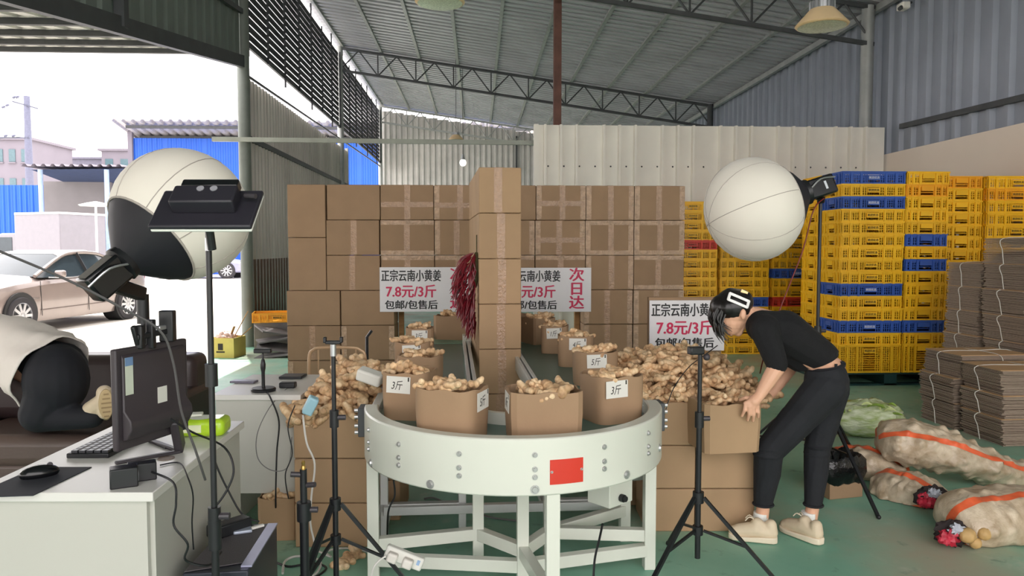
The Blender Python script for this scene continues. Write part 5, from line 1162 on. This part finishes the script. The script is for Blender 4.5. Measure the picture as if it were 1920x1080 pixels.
# clear bag of green vegetables
m_bag = M('clear_green_bag', (148, 172, 84), .2, var=.25, scale=9, bump=.6, bscale=22, col2=(224, 230, 204), stretch=(1, 1, 3)); m_leaf = M('celery_green', (128, 158, 60), .5, var=.3, scale=20); m_leaf2 = M('pale_stalk', (206, 218, 150), .45, var=.15)
bc = onZ(1632, 822, 0); t = thing('vegetable_bag', 'clear plastic bag of green celery lying behind the sacks', 'bag', bc)
mb = MB(); mb.sph((0, 0, 0), (.30, .2, .145), 44, 22); out = []
for v in mb.v:
    v = Vector(v); q = v.normalized(); f = 1+.12*mnoise.noise(q*2.2)+.09*mnoise.noise(q*6)+.05*mnoise.noise(q*14); p_ = v*f+V(0, .08, .15); p_.z = max(p_.z, .004); out.append(tuple(p_))
mb.v = out; mb.build('bag_film', m_bag, t, smooth=True, ang=60)
for i in range(16):
    a = random.uniform(-2.6, -.2); u = random.uniform(-.22, .15); z = random.uniform(.2, .30); mb = MB(); p_ = V(u, -.05+random.uniform(-.06, .06), z); d_ = V(math.cos(a)*random.choice((-1, 1)), -.3, random.uniform(-.2, .25)); mb.tube(smooth_path([p_, p_+d_*.05+V(0, 0, .012), p_+d_*.11], 3), [.005, .006, .009, .011, .010, .007, .003], 5); mb.build('leaf', m_leaf if i % 2 else m_leaf2, t, smooth=True)
# bin: carton with black bag
bb = onZ(1584, 937, 0); t = thing('waste_bin', 'carton lined with a black plastic bag as a bin', 'bin', bb+V(0, .12, 0), CAMRZ+.25)
mb = MB(); mb.b2(-.115, .115, -.1, .1, 0, .13); mb.build('carton', m_card, t, bevel=.004)
mb = MB(); k = 40; prof = [(.10, .07), (.135, .10), (.15, .16), (.148, .22), (.125, .25), (.105, .22), (.06, .15), (.01, .12)]; vs_ = []
for i, (r, z) in enumerate(prof):
    for j in range(k): a = 2*PI*j/k; f = 1+.10*mnoise.noise(V(math.cos(a)*2.5, math.sin(a)*2.5, z*9))+.05*mnoise.noise(V(math.cos(a)*9, math.sin(a)*9, z*30)); pw = (abs(math.cos(a))**4+abs(math.sin(a))**4)**-.25; vs_.append(V(r*f*pw*math.cos(a), r*f*pw*.85*math.sin(a), z+.025*mnoise.noise(V(math.cos(a)*3, math.sin(a)*3, 5))))
mb.add(vs_, [(i*k+j, i*k+(j+1) % k, (i+1)*k+(j+1) % k, (i+1)*k+j) for i in range(7) for j in range(k)]+[tuple(range(7*k, 8*k))]); mb.build('black_bag', M('black_bag_film', (14, 14, 16), .18, var=.2, bump=.5, bscale=25), t, smooth=True, ang=60)

# ================================================================== dried chillies hung on the pillar
m_chil = M('dried_chilli', (104, 16, 28), .4, var=.3, scale=30); m_stem = M('chilli_stem', (70, 66, 36), .7)
hp_ = base-V(math.cos(prz), math.sin(prz), 0)*(PW/2+.008)+dv*.12; hp_.z = atD(890, 446, 5.1).z; t = thing('chilli_string', 'bunch of dried red chillies hanging on the carton pillar', 'chillies', hp_)
mb = MB(); mb.tube([(0, 0, .02), (.0, -.0, -.12)], .004, 5); mb.build('string', m_stem, t)
mb = MB(); mb.tube(smooth_path([(.0, 0, -.1), (-.01, -.02, -.2), (-.015, -.02, -.34)], 5), [.012+.018*math.sin(PI*i/10) for i in range(11)], 8); mb.build('stem_knot', m_stem, t, smooth=True)
for i in range(230):
    f = random.random(); z0 = -.10-.48*f; a = random.uniform(0, 2*PI); out_ = V(-abs(math.cos(a))*1.25*(1.2-.6*f)-.15, math.sin(a)*.6-.35, 0); L_ = random.uniform(.08, .14); r0 = .02+.05*math.sin(PI*min(1, f*1.1)); p_ = V(out_.x*r0, out_.y*r0, z0)
    mb = MB(); mb.tube(smooth_path([p_, p_+out_*.04+V(random.uniform(-.01, .01), 0, -L_*.4), p_+out_*.055+V(random.uniform(-.02, .02), 0, -L_)], 3), [.003, .005, .006, .006, .005, .0035, .0015], 5); mb.build('chilli', m_chil, t, smooth=True)

# ================================================================== things by the left column
m_ybox = M('yellow_box', (206, 186, 100), .7, var=.08)
q = onZ(420, 671, 0); t = thing('yellow_carton', 'pale yellow carton of tools standing in the sun by the column', 'carton', q+V(0, .18, 0), CAMRZ-.1)
for n_, a in (('wall_panel', (-.17, .17, -.18, -.17)), ('wall_panel', (-.17, .17, .17, .18)), ('wall_panel', (-.17, -.16, -.17, .17)), ('wall_panel', (.16, .17, -.17, .17)), ('floor_panel', (-.16, .16, -.17, .17))):
    mb = MB(); mb.b2(*a, 0, .27 if n_ == 'wall_panel' else .01); mb.build(n_, m_ybox, t)
mb = MB(); mb.box((-.02, -.182, .15), (.07, .003, .09), 0); mb.box((-.02, -.183, .08), (.12, .003, .02), 0); mb.build('print', m_ink, t)
crumple('stuffing', t.location+V(-.03, 0, .27), (.13, .12, .07), M('pink_wrap', (222, 190, 180), .6, var=.2), None, 3, t, 12, .4)
for a, b in (((.05, 0, .2), (.25, .1, .62)), ((.0, .02, .2), (.12, -.05, .42)), ((.08, .05, .2), (.3, .1, .40))): mb = MB(); mb.bar(a, b, .03, .012); mb.build('stick', m_wood, t)
m_dcard = M('dark_flat_board', (112, 108, 108), .8, var=.15)
for i in range(4):
    q = onZ(512, 655-i*6, 0); c_ = CF((515-960)/FPX*(10.3+.1*i), 10.3+.1*i, .02+.1*i); mb = MB(); mb.box(c_+V(0, 0, .0), (.5, .4, .02), mat=Euler((.15*(i % 2), (-.1, .18, -.12, .2)[i], .2*i)).to_matrix()); tag(mb.build('flat_board', m_dcard), f'{["lowest", "second", "third", "topmost"][i]} grey flattened board beside the left column', 'board', 'flattened boards by the column')
crate('o', (CF((520-960)/FPX*11.0, 11.0).x, CF((520-960)/FPX*11.0, 11.0).y, .42), .2, 'orange crate on the boards beside the left column', None)
q = CF((520-960)/FPX*11.0, 11.0); mb = MB(); mb.b2(q.x-.3, q.x+.3, q.y-.2, q.y+.2, 0, .42); tag(mb.build('low_box', m_dcard, bevel=.01), 'grey box carrying the orange crate near the column', 'box')
# tubular chair back behind the left heap
c_ = CF((630-960)/FPX*4.75, 4.75); t = thing('metal_chair', 'beige tubular metal chair behind the left ginger heap', 'chair', c_, CAMRZ); m_ch = M('beige_tube', (190, 158, 124), .4, .2)
w = .18; zt_ = atD(630, 652, 4.75).z; mb = MB(); mb.tube(smooth_path([(-w, 0, .44), (-w, 0, zt_-.08), (-w+.03, 0, zt_-.015), (-w+.09, 0, zt_), (w-.09, 0, zt_), (w-.03, 0, zt_-.015), (w, 0, zt_-.08), (w, 0, .44)], 5), .011, 8); mb.build('back_frame', m_ch, t, smooth=True)
for x in (-.12, -.04, .04, .12): mb = MB(); mb.cyl((x, 0, .46), (x, 0, zt_-.005), .005, n=6); mb.build('spindle', m_ch, t)
mb = MB(); mb.box((0, -.2, .45), (.38, .4, .03)); mb.build('seat', m_ch, t, bevel=.01)
for x in (-.17, .17):
    for y in (-.02, -.38): mb = MB(); mb.cyl((x, y, 0), (x, y, .44), .011, n=8); mb.build('leg', m_ch, t)
q = atD(688, 700, 5.2); mb = MB(); mb.tube([V(q.x, q.y, 0), atD(688, 632, 5.2), atD(697, 620, 5.2)], .011, 8); tag(mb.build('bent_rod', m_black, smooth=True), 'black bent rod standing behind the left ginger heap', 'rod')
# white charger on the heap, blue adapter, power strip
q = atD(692, 716, 3.62); mb = MB(); mb.box((0, 0, 0), (.125, .07, .06)); o_ = mb.build('white_charger', m_paper, bevel=.012, seg=3); o_.location = q; o_.rotation_euler = (.2, .3, -.2); tag(o_, 'white rounded charger lying on the left ginger heap', 'charger')
q = atD(574, 758, 3.55); mb = MB(); mb.box((0, 0, 0), (.05, .05, .09)); o_ = mb.build('blue_adapter', M('pale_blue_plastic', (164, 206, 220), .4), bevel=.008); o_.location = q-V(0, 0, .045); o_.rotation_euler = (.2, .45, .3); tag(o_, 'pale blue adapter hanging at the left ginger heap', 'adapter')
pc_ = atD(758, 1045, 2.95); t = thing('power_strip', 'white power strip with plugs tied to the conveyor leg', 'power strip', pc_, CAMRZ)
Rr = Matrix.Rotation(.38, 3, 'Y'); mb = MB(); mb.box((0, 0, 0), (.16, .035, .055), mat=Rr); mb.build('housing', m_paper, t, bevel=.008)
for x in (-.045, .02): mb = MB(); mb.box(Rr @ V(x, -.03, -.005), (.042, .035, .04), mat=Rr); mb.build('plug', M('plug_white', (214, 208, 200), .5), t, bevel=.008)
mb = MB(); mb.box(Rr @ V(.06, -.019, .008), (.012, .004, .02), mat=Rr); mb.build('switch', M('switch_pale_blue', (150, 176, 210), .4), t)
# ================================================================== cables
def cable(label, pts, r=.004, m=None): mb = MB(); mb.tube(smooth_path(pts, 7), r, 6); return tag(mb.build('cable', m or m_cable, smooth=True), label, 'cable')
cable('thick grey-black cable crossing from the left edge over the monitor', [atD(-40, 455, 2.2), atD(120, 522, 2.22), atD(230, 578, 2.25), atD(300, 620, 2.28), atD(325, 680, 2.3), atD(340, 770, 2.3), atD(365, 840, 2.32), atD(385, 900, 2.36)], .004, M('dark_grey_cable', (74, 72, 72), .5))
cable('black cable curving down the desk side', [atD(285, 885, 2.36), atD(325, 905, 2.22), atD(330, 945, 2.2), atD(326, 985, 2.2), atD(352, 1020, 2.2), atD(348, 1050, 2.25), atD(390, 1060, 2.3), atD(415, 1035, 2.42)], .0035)
cable('thin cable hanging over the desk edge', [onZ(300, 872, .756), onZ(336, 868, .756), atD(352, 895, 2.36), atD(362, 930, 2.36), atD(360, 980, 2.4), atD(363, 1030, 2.42)], .0025)
cable('black loop of cable right of the panel stand', [atD(320, 785, 2.5), atD(360, 810, 2.55), atD(420, 838, 2.7), atD(438, 880, 2.7), atD(425, 920, 2.68), atD(400, 955, 2.66)], .004)
cable('cable falling from the desk to the tower', [atD(398, 830, 2.75), atD(405, 870, 2.76), atD(428, 920, 2.78), atD(455, 965, 2.8), atD(486, 978, 2.82)], .0035)
cable('black cable hanging down from the phone stand', [onZ(500, 735, .753), atD(508, 748, 3.74), atD(523, 790, 3.73), atD(519, 850, 3.73), atD(517, 940, 3.73), onZ(520, 985, .03)], .0045)
cable('thin grey cable loop before the white table', [onZ(538, 728, .755), atD(505, 765, 3.73), atD(482, 815, 3.72), atD(484, 860, 3.72), atD(510, 882, 3.7), atD(540, 875, 3.68), atD(547, 820, 3.6)], .0025, m_gcable)
cable('twisted black cable beside the left carton stack', [atD(553, 760, 3.6), atD(540, 800, 3.6), atD(548, 850, 3.6), atD(535, 890, 3.6), atD(541, 935, 3.62)], .003)
cable('white cable running down the left cartons', [atD(568, 778, 3.56), atD(575, 830, 3.55), atD(590, 870, 3.55), atD(584, 930, 3.55), atD(582, 980, 3.55), atD(590, 1020, 3.55), onZ(592, 1050, .006)], .005, m_wcable)
cable('white cable lying on the floor before the left cartons', [onZ(590, 1030, .006), onZ(620, 1044, .006), onZ(612, 1034, .006), onZ(650, 1028, .006), onZ(700, 1036, .006)], .005, m_wcable)
cable('tangled white cable round the folded stand foot', [onZ(530, 1075, .006), onZ(535, 1052, .006), onZ(560, 1043, .006), onZ(600, 1052, .006), onZ(590, 1078, .006), onZ(555, 1085, .006)], .006, m_wcable)
cable('tangled black cable round the folded stand foot', [onZ(505, 1048, .006), onZ(540, 1062, .006), onZ(585, 1056, .006), onZ(612, 1066, .006), onZ(580, 1090, .006)], .005)
cable('black cable of the control box', [atD(1130, 982, 3.2), atD(1124, 1010, 3.15), atD(1115, 1050, 3.1), atD(1112, 1100, 3.05)], .005)
cable('black cable under the conveyor guard', [atD(738, 900, 3.4), atD(740, 930, 3.4), atD(728, 960, 3.4), onZ(726, 1015, .006)], .0045)
cable('grey cable across the floor under the conveyor', [onZ(795, 935, .006), onZ(815, 934, .006), onZ(850, 950, .006), onZ(880, 957, .006), onZ(920, 970, .006), onZ(985, 978, .006)], .005, m_gcable)
cable('red power cable hanging from the right lantern', [atD(1545, 372, 4.55), atD(1525, 395, 4.5), atD(1505, 470, 4.5), atD(1470, 560, 4.48), atD(1440, 640, 4.46), atD(1425, 700, 4.6)], .004, M('red_cable', (110, 30, 26), .5))
cable('thin cable over the right ginger heap', [atD(1345, 648, 3.6), atD(1318, 668, 3.4), atD(1290, 690, 3.6), atD(1262, 730, 3.7), atD(1245, 780, 3.7)], .0025)
cable('white cable of the power strip', [pc_+V(-.07, -.03, .02), pc_+V(-.12, -.04, -.03), pc_+V(-.14, 0, -.2)], .004, m_wcable)
# ================================================================== woman bending over the carton
m_skin = M('skin', (222, 172, 142), .5, var=.05, scale=8); m_shirt = M('black_knit', (13, 13, 16), .9, var=.2, scale=30, bump=.15, bscale=120); m_jean = M('black_denim', (24, 26, 31), .85, var=.18, scale=14, bump=.12, bscale=90)
m_hair = M('black_hair', (22, 18, 18), .35, var=.3, scale=30, stretch=(1, 1, .2)); m_shoe = M('cream_sneaker', (214, 196, 168), .6, var=.06, scale=20); m_sole = M('cream_sole', (226, 212, 188), .6); m_sock = M('white_sock', (236, 238, 234), .85); m_clip = M('white_acrylic', (238, 236, 234), .2)
DW = 3.86
def W_(px, py, dd=0.): return atD(px, py, DW+dd)
wm = thing('person', 'person in black top and dark jeans bending over the carton', 'person', V(W_(1490, 900).x, W_(1490, 900).y, 0))
def part(name, mb, mat, voxel, par=wm, smooth=4): me = fused(mb, voxel, mat, name, smooth); return obj(name, me, par, True)
SIDE = RT*0+(-FW)                                            # towards the viewer
# head axes: crown direction u, face direction n
u = (RT*-.66+V(0, 0, .75)).normalized(); n = (RT*-.78+V(0, 0, -.62)).normalized(); Hc = W_(1375, 582, -.02)
B = MB()
B.sph(Hc, .083, 18, 12); B.sph(Hc+n*.032-u*.03, (.068, .068, .075), 16, 10); B.cap(Hc-u*.05+n*.0, Hc-u*.102+n*.052, .05, .026); B.sph(Hc+n*.055-u*.06, .05, 14, 9)
B.cap(Hc+n*.094-u*.02, Hc+n*.112-u*.048, .009, .013); B.sph(Hc+n*.092-u*.076, .015, 10, 6); B.sph(Hc+n*.086-u*.088, .014, 10, 6)
for s in (-1, 1): B.sph(Hc+FW*s*.088-u*.024-n*.010, (.016, .014, .028), 10, 7); B.sph(Hc+n*.084+u*.012+FW*s*.03, .018, 10, 6)
nb_ = W_(1416, 600, -.01); B.cap(Hc-u*.03-n*.03, nb_, .052, .055)
B.cap(nb_, W_(1470, 625), .07, .10); B.cap(W_(1470, 625, -.05), W_(1540, 678, -.04), .095, .078); B.cap(W_(1470, 625, .06), W_(1540, 678, .05), .095, .078); B.sph(W_(1545, 690), (.10, .12, .075), 14, 9)
for s in (-1, 1): B.cap(nb_, W_(1432, 618, s*.14), .05, .05)
# near arm
sh, el, wr = W_(1434, 620, -.165), W_(1458, 686, -.20), W_(1424, 742, -.215)
B.cap(sh, el, .05, .042); B.cap(el, el.lerp(wr, .45), .043, .038); B.cap(el.lerp(wr, .45), wr, .038, .026)
def hand(B, wr, pc, kn, tips, th, mids=None):
    B.cap(wr, pc, .025, .03); 
    for k_ in kn: B.cap(pc, k_, .024, .0125)
    for i, (k_, tp) in enumerate(zip(kn, tips)):
        md = k_.lerp(tp, .48)-FW*.010; B.cap(k_, md, .0105, .0092, 10); B.cap(md, tp, .0092, .0075, 10)
    a, b, c = th; B.cap(a, b, .016, .011, 10); B.cap(b, c, .011, .009, 10)
kn = [W_(1398, 757, -.225), W_(1405, 763, -.232), W_(1412.5, 765, -.232), W_(1420, 763, -.226)]
tp = [W_(1391.5, 780, -.212), W_(1402, 788, -.214), W_(1412, 789, -.214), W_(1421.5, 782, -.212)]
hand(B, wr, W_(1414, 752, -.222), kn, tp, (W_(1413, 748, -.215), W_(1398, 746, -.195), W_(1388, 750, -.165)))
# far arm
sh2, el2, wr2 = W_(1430, 620, .16), W_(1478, 692, .17), W_(1452, 733, .10)
B.cap(sh2, el2, .05, .042); B.cap(el2, wr2, .042, .027)
hand(B, wr2, W_(1440, 742, .09), [W_(1430, 745, .07+i*.022) for i in range(4)], [W_(1424, 765, .07+i*.022) for i in range(4)], (W_(1440, 742, .07), W_(1428, 741, .05), W_(1418, 746, .05)))
# legs inside the trousers
LEG = {'near': [(1548, 728, -.09), (1441, 846, -.075), (1431, 948, -.05), (1427, 985, -.045)], 'far': [(1556, 730, .075), (1532, 842, .04), (1524, 948, -.02), (1518, 985, -.02)]}
for k_, q in LEG.items():
    p_ = [W_(*a) for a in q]; B.cap(p_[0], p_[1], .08, .052); B.cap(p_[1], p_[2], .05, .034); B.cap(p_[2], p_[3], .034, .034)
body = part('body', B, m_skin, .0042, smooth=3)
# facial details
m_lip = M('lip', (176, 96, 88), .45); m_eye = M('eye_dark', (24, 18, 16), .4)
for s in (-1, 1):
    mb = MB(); c_ = Hc+n*.088-u*.012+FW*s*.032; mb.sph(c_, (.012, .012, .006), 10, 6); o_ = mb.build('eye', m_eye, body, True, smooth=True)
    mb = MB(); c_ = Hc+n*.09+u*.012; mb.tube([c_+FW*s*.016, c_+FW*s*.032+u*.004-n*.003, c_+FW*s*.048-n*.012], .0035, 6); mb.build('eyebrow', m_hair, body, True, smooth=True)
mb = MB(); c_ = Hc+n*.101-u*.081; mb.tube([c_-FW*.022-n*.008, c_, c_+FW*.022-n*.008], [.003, .006, .003], 6); mb.build('lips', m_lip, body, True, smooth=True)
# top
S = MB()
for s in (-1, 1):
    S.cap(W_(1541, 670, s*.055), W_(1472, 624, s*.065), .082, .112); S.cap(W_(1472, 624, s*.065), W_(1430, 612, s*.075), .112, .085); S.sph(W_(1434, 616, s*.135), .075, 14, 9)
S.cap(W_(1541, 670), W_(1470, 624), .09, .12); S.cap(W_(1470, 640, -.0), W_(1530, 688, 0), .11, .075); S.cap(W_(1418, 601), W_(1440, 612), .062, .09)
S.cap(W_(1434, 620, -.155), el.lerp(sh, .06), .072, .053); S.cap(W_(1430, 620, .155), el2.lerp(sh2, .06), .07, .053)
top_me = fused(S, .0055, m_shirt, 'top', 5)
def cut(me, co, no):                                          # trim an open hem
    bm = bmesh.new(); bm.from_mesh(me); bmesh.ops.bisect_plane(bm, geom=bm.verts[:]+bm.edges[:]+bm.faces[:], plane_co=co, plane_no=no, clear_outer=True); bm.to_mesh(me); bm.free()
a, b = W_(1513, 684), W_(1571, 654); hem = (b-a).normalized(); hn = hem.cross(FW).normalized()
if hn.dot(RT) < 0: hn = -hn
# keep sleeves: only bisect the torso faces right of the hem
cut(top_me, a+hn*.002, hn); obj('top', top_me, wm, True)
# trousers
J = MB()
for s in (-1, 1): J.sph(W_(1549, 712, s*.065), (.108, .108, .115), 18, 12); J.cap(W_(1543, 690, s*.05), W_(1548, 712, s*.06), .083, .10)
J.cap(W_(1543, 688), W_(1549, 715), .09, .115)
pn_ = [W_(*a) for a in LEG['near']]; pf_ = [W_(*a) for a in LEG['far']]
J.cap(pn_[0], pn_[0].lerp(pn_[1], .5), .105, .088); J.cap(pn_[0].lerp(pn_[1], .5), pn_[1], .09, .073); J.cap(pn_[1], W_(1438, 888, -.06), .074, .069); J.cap(W_(1438, 888, -.06), W_(1431, 940, -.05), .069, .05)
J.cap(pf_[0], pf_[0].lerp(pf_[1], .5), .10, .083); J.cap(pf_[0].lerp(pf_[1], .5), pf_[1], .085, .066); J.cap(pf_[1], W_(1530, 888, .01), .067, .062); J.cap(W_(1530, 888, .01), W_(1525, 942, -.02), .062, .046)
for z_, (cx, cy, dd) in enumerate(((1441, 838, -.08), (1439, 852, -.078), (1533, 836, .03), (1532, 850, .03))): J.sph(W_(cx, cy, dd), (.079 if z_ < 2 else .071, .076 if z_ < 2 else .068, .010), 16, 6)
jm = fused(J, .0055, m_jean, 'trousers', 4)
aw = W_(1508, 692); bw = W_(1575, 679); wn = (bw-aw).normalized().cross(FW).normalized()
if wn.z < 0: wn = -wn
cut(jm, aw+wn*.004, wn); cut(jm, V(0, 0, W_(1430, 948, -.05).z), V(0, 0, -1)); tr = obj('trousers', jm, wm, True)
for q, r in ((W_(1431, 945, -.05), .05), (W_(1525, 946, -.02), .047)):
    mb = MB(); mb.tube([q+RT*r*math.cos(i*PI/12)+FW*r*math.sin(i*PI/12) for i in range(24)], .006, 6, closed=True); mb.build('hem_cuff', m_jean, tr, True, smooth=True)
mb = MB(); c0 = W_(1541, 684); mb.tube([aw.lerp(bw, .5)+(aw-bw).normalized()*.098*math.cos(i*PI/16)+FW*.128*math.sin(i*PI/16) for i in range(32)], .012, 6, closed=True); mb.build('waistband', m_jean, tr, True, smooth=True)
for f in (.25, .62, .85):
    c_ = aw.lerp(bw, f); mb = MB(); mb.box(c_-FW*.118*math.sqrt(max(0, 1-(2*f-1)**2)), (.012, .008, .045)); mb.build('belt_loop', m_jean, tr, True)
# socks and shoes
def shoe(name, toe, heel, label=None):
    ax = (toe-heel); ax.z = 0; L_ = ax.length; ax.normalize(); sd_ = V(-ax.y, ax.x, 0); o_ = V(heel.x, heel.y, 0)
    mb = MB(); pr = [(-.035, .016, .036), (-.012, .034, .038), (.05, .04, .036), (.12, .042, .03), (.19, .047, .028), (.235, .042, .03), (.265, .022, .036)]
    k = L_/.265; rings = []
    for (x, hw, z) in pr: rings.append((x*k, hw, z))
    vs_ = []
    for x, hw, z in rings: vs_ += [o_+ax*x+sd_*-hw+V(0, 0, .004), o_+ax*x+sd_*hw+V(0, 0, .004), o_+ax*x+sd_*(hw+.004)+V(0, 0, z), o_+ax*x+sd_*-(hw+.004)+V(0, 0, z)]
    fs = [(4*i+j, 4*i+(j+1) % 4, 4*i+4+(j+1) % 4, 4*i+4+j) for i in range(6) for j in range(4)]+[(3, 2, 1, 0), tuple(24+q for q in range(4))]
    mb.add(vs_, fs); so_ = mb.build('sole', m_sole, None if 0 else wm, True, bevel=.006)
    U = MB(); U.cap(o_+ax*.03*k+V(0, 0, .055), o_+ax*.10*k+V(0, 0, .062), .038, .042); U.cap(o_+ax*.10*k+V(0, 0, .06), o_+ax*.2*k+V(0, 0, .045), .042, .036); U.sph(o_+ax*.225*k+V(0, 0, .04), (.036, .036, .028), 14, 9); U.cap(o_+ax*.005*k+V(0, 0, .055), o_+ax*.008*k+V(0, 0, .092), .034, .03); U.cap(o_+ax*.07*k+V(0, 0, .07), o_+ax*.09*k+V(0, 0, .09), .038, .033)
    me = fused(U, .005, m_shoe, 'shoe', 3); up = obj('shoe', me, wm, True)
    for i in range(5):
        x = (.105+.018*i)*k; z = .101-.0085*i; mb = MB(); mb.tube(smooth_path([o_+ax*x+sd_*-.028+V(0, 0, z-.012), o_+ax*x+V(0, 0, z+.004), o_+ax*x+sd_*.028+V(0, 0, z-.012)], 3), .003, 5); mb.build('lace', m_sole, up, True, smooth=True)
    for s in (-1, 1): mb = MB(); p_ = o_+ax*.10*k+V(0, 0, .108); mb.tube(smooth_path([p_, p_+ax*.03+sd_*s*.015+V(0, 0, .018), p_+ax*.05+sd_*s*.02+V(0, 0, -.002)], 3), .003, 5); mb.build('lace_bow', m_sole, up, True, smooth=True)
shoe('shoe', onZ(1366, 1008, .0), onZ(1447, 1018, 0.)); shoe('shoe', onZ(1466, 993, 0.), onZ(1532, 1020, 0.))
for q in ((1427, 963, -.045), (1517, 962, -.02)):
    p_ = W_(*q); mb = MB(); mb.tube([p_+V(0, 0, .006), p_+V(-.002, 0, -.03), p_+V(-.008, 0, -.075)], [.0385, .0385, .04], 18); mb.build('sock', m_sock, wm, True, smooth=True)
# hair
Hh = MB(); Hh.sph(Hc+u*.02-n*.012, (.093, .093, .093), 18, 12); Hh.sph(Hc-n*.055+u*.012, .068, 14, 9); Hh.sph(Hc+u*.05+n*.03, .066, 14, 9); Hh.sph(Hc-n*.035+u*.062, .05, 12, 8); Hh.sph(Hc-n*.072+u*.03, .042, 12, 8)
for s in (-1, 1): Hh.sph(Hc+u*.04+n*.02+FW*s*.04, .052, 12, 8)
hair = part('hair', Hh, m_hair, .006, smooth=4)
rn = random.Random(5)
for i in range(60):
    s = rn.uniform(-1, 1); r0 = Hc+u*rn.uniform(.02, .075)+n*rn.uniform(.055, .082)+FW*s*.07; drop = rn.uniform(.07, .17); sp = rn.uniform(-.02, .02)
    mb = MB(); mb.tube(smooth_path([r0-n*.03+u*.01, r0+n*.008+V(0, 0, -drop*.3), r0+RT*(sp+.015)+V(0, 0, -drop*.75), r0+RT*(sp*1.5+.045)+V(0, 0, -drop)], 3), [.006, .006, .0055, .005, .004, .0035, .003, .002, .001, .0008], 5); mb.build('fringe_lock', m_hair, hair, True, smooth=True)
ca_, cb_ = W_(1369, 550, -.112), W_(1404, 565, -.108); cx_ = (cb_-ca_); wd_ = V(0, 0, .03)+RT*.010-FW*-.004
mb = MB()
for p_, q_ in ((ca_, cb_), (ca_-wd_, cb_-wd_), (ca_, ca_-wd_), (cb_, cb_-wd_)): mb.bar(p_-(q_-p_).normalized()*.004, q_+(q_-p_).normalized()*.004, .0085, .014)
mb.build('hair_clip', m_clip, wm, True, bevel=.002)
mb = MB(); q_ = W_(1389, 545, -.06); mb.bar(q_, q_+cx_*.35, .012, .016); mb.build('clip_spring', M('clip_gold', (206, 176, 130), .3, .6), wm, True)

# ================================================================== person kneeling on the sofa, seen from behind
m_tee = M('white_tee', (226, 218, 210), .85, var=.04, scale=6, bump=.1, bscale=12); m_pant = M('navy_black_trousers', (18, 20, 28), .8, var=.15, scale=10); m_sole2 = M('tan_sole', (196, 172, 130), .7, var=.1)
DK = 4.18
def K_(px, py, dd=0.): return atD(px, py, DK+dd)
kp = thing('person', 'person in white T-shirt and dark trousers kneeling on the sofa', 'person', V(K_(90, 800).x, K_(90, 800).y, .435))
B = MB(); B.cap(K_(100, 705), K_(10, 650, .12), .12, .12); B.cap(K_(10, 650, .12), K_(-70, 645, .25), .12, .12); B.cap(K_(-70, 640, .25), K_(-110, 660, .3), .06, .06); B.sph(K_(-130, 670, .32), .10, 16, 10)
for s in (-1, 1): B.cap(K_(-60, 640, .25+s*.19), K_(-70, 740, .25+s*.2), .05, .04); B.cap(K_(-70, 740, .25+s*.2), K_(-120, 790, .2+s*.2), .04, .03); B.cap(K_(-120, 790, .2+s*.2), K_(-145, 800, .2+s*.2), .035, .03)
for s in (-1, 1): B.cap(K_(100, 720, s*.1), K_(70, 785, s*.12-.02), .1, .07); B.cap(K_(70, 785, s*.12-.02), K_(160, 778, s*.12), .06, .045)
bo = part('body', B, m_skin, .009, kp, 3)
P_ = MB()
for s in (-1, 1): P_.sph(K_(106, 712, s*.09), (.165, .17, .20), 18, 12); P_.cap(K_(104, 725, s*.1), K_(75, 775, s*.12-.02), .15, .105); P_.cap(K_(75, 782, s*.12-.02), K_(172, 782, s*.12), .085, .062)
P_.cap(K_(110, 690), K_(75, 675, .03), .15, .13)
part('trousers', P_, m_pant, .009, kp, 5)
mb = MB(); path = smooth_path([K_(98, 700, -.01), K_(72, 682, .03), K_(30, 655, .1), K_(-20, 640, .2), K_(-80, 642, .3)], 5); rr = [.228+.006*math.sin(i*2.2) if i < 2 else .235-.005*i+.006*math.sin(i*1.9) for i in range(len(path))]
nn = 40; mb.tube(path, rr, nn, caps=False); out = []
for i, v in enumerate(mb.v):
    ri = i//nn; a = 2*PI*(i % nn)/nn; v = Vector(v); c_ = path[ri]; f = 1+.035*math.sin(a*7+ri*.5)*(1 if ri < 8 else .4)+.05*mnoise.noise(v*7); out.append(tuple(c_+(v-c_)*f))
mb.v = out; sh_ = mb.build('t_shirt', m_tee, kp, True, smooth=True, ang=70); md = sh_.modifiers.new('thick', 'SOLIDIFY'); md.thickness = .006
NS = (RT*.6-FW*.8).normalized()
for s, w in ((-1, 0), (1, 1)):
    c_ = K_(196, 750+w*4, s*.12-.02); U = MB(); U.cap(K_(172, 768, s*.12), c_, .05, .045); U.cap(c_+V(0, 0, .04), c_+V(0, 0, -.07), .042, .036); me = fused(U, .007, m_shoe, 'shoe', 3); up = obj('shoe', me, kp, True)
    mb = MB(); mb.prism([(.036*math.cos(2*PI*i/20), .082*math.sin(2*PI*i/20)*(1 if i < 10 else 1)) for i in range(20)], c_+NS*.034+V(0, 0, -.015), NS.cross(V(0, 0, 1)), V(0, 0, 1), NS*.022); so_ = mb.build('sole', m_sole2, kp, True, bevel=.004)
    for j in range(6): mb = MB(); z = -.065+.024*j; mb.box(c_+NS*.057+V(0, 0, -.015+z), (.004, .055-.03*abs(j-2.5)/2.5, .008), math.atan2(NS.y, NS.x)); mb.build('tread', M('tread_tan', (158, 134, 98), .7), so_, True)
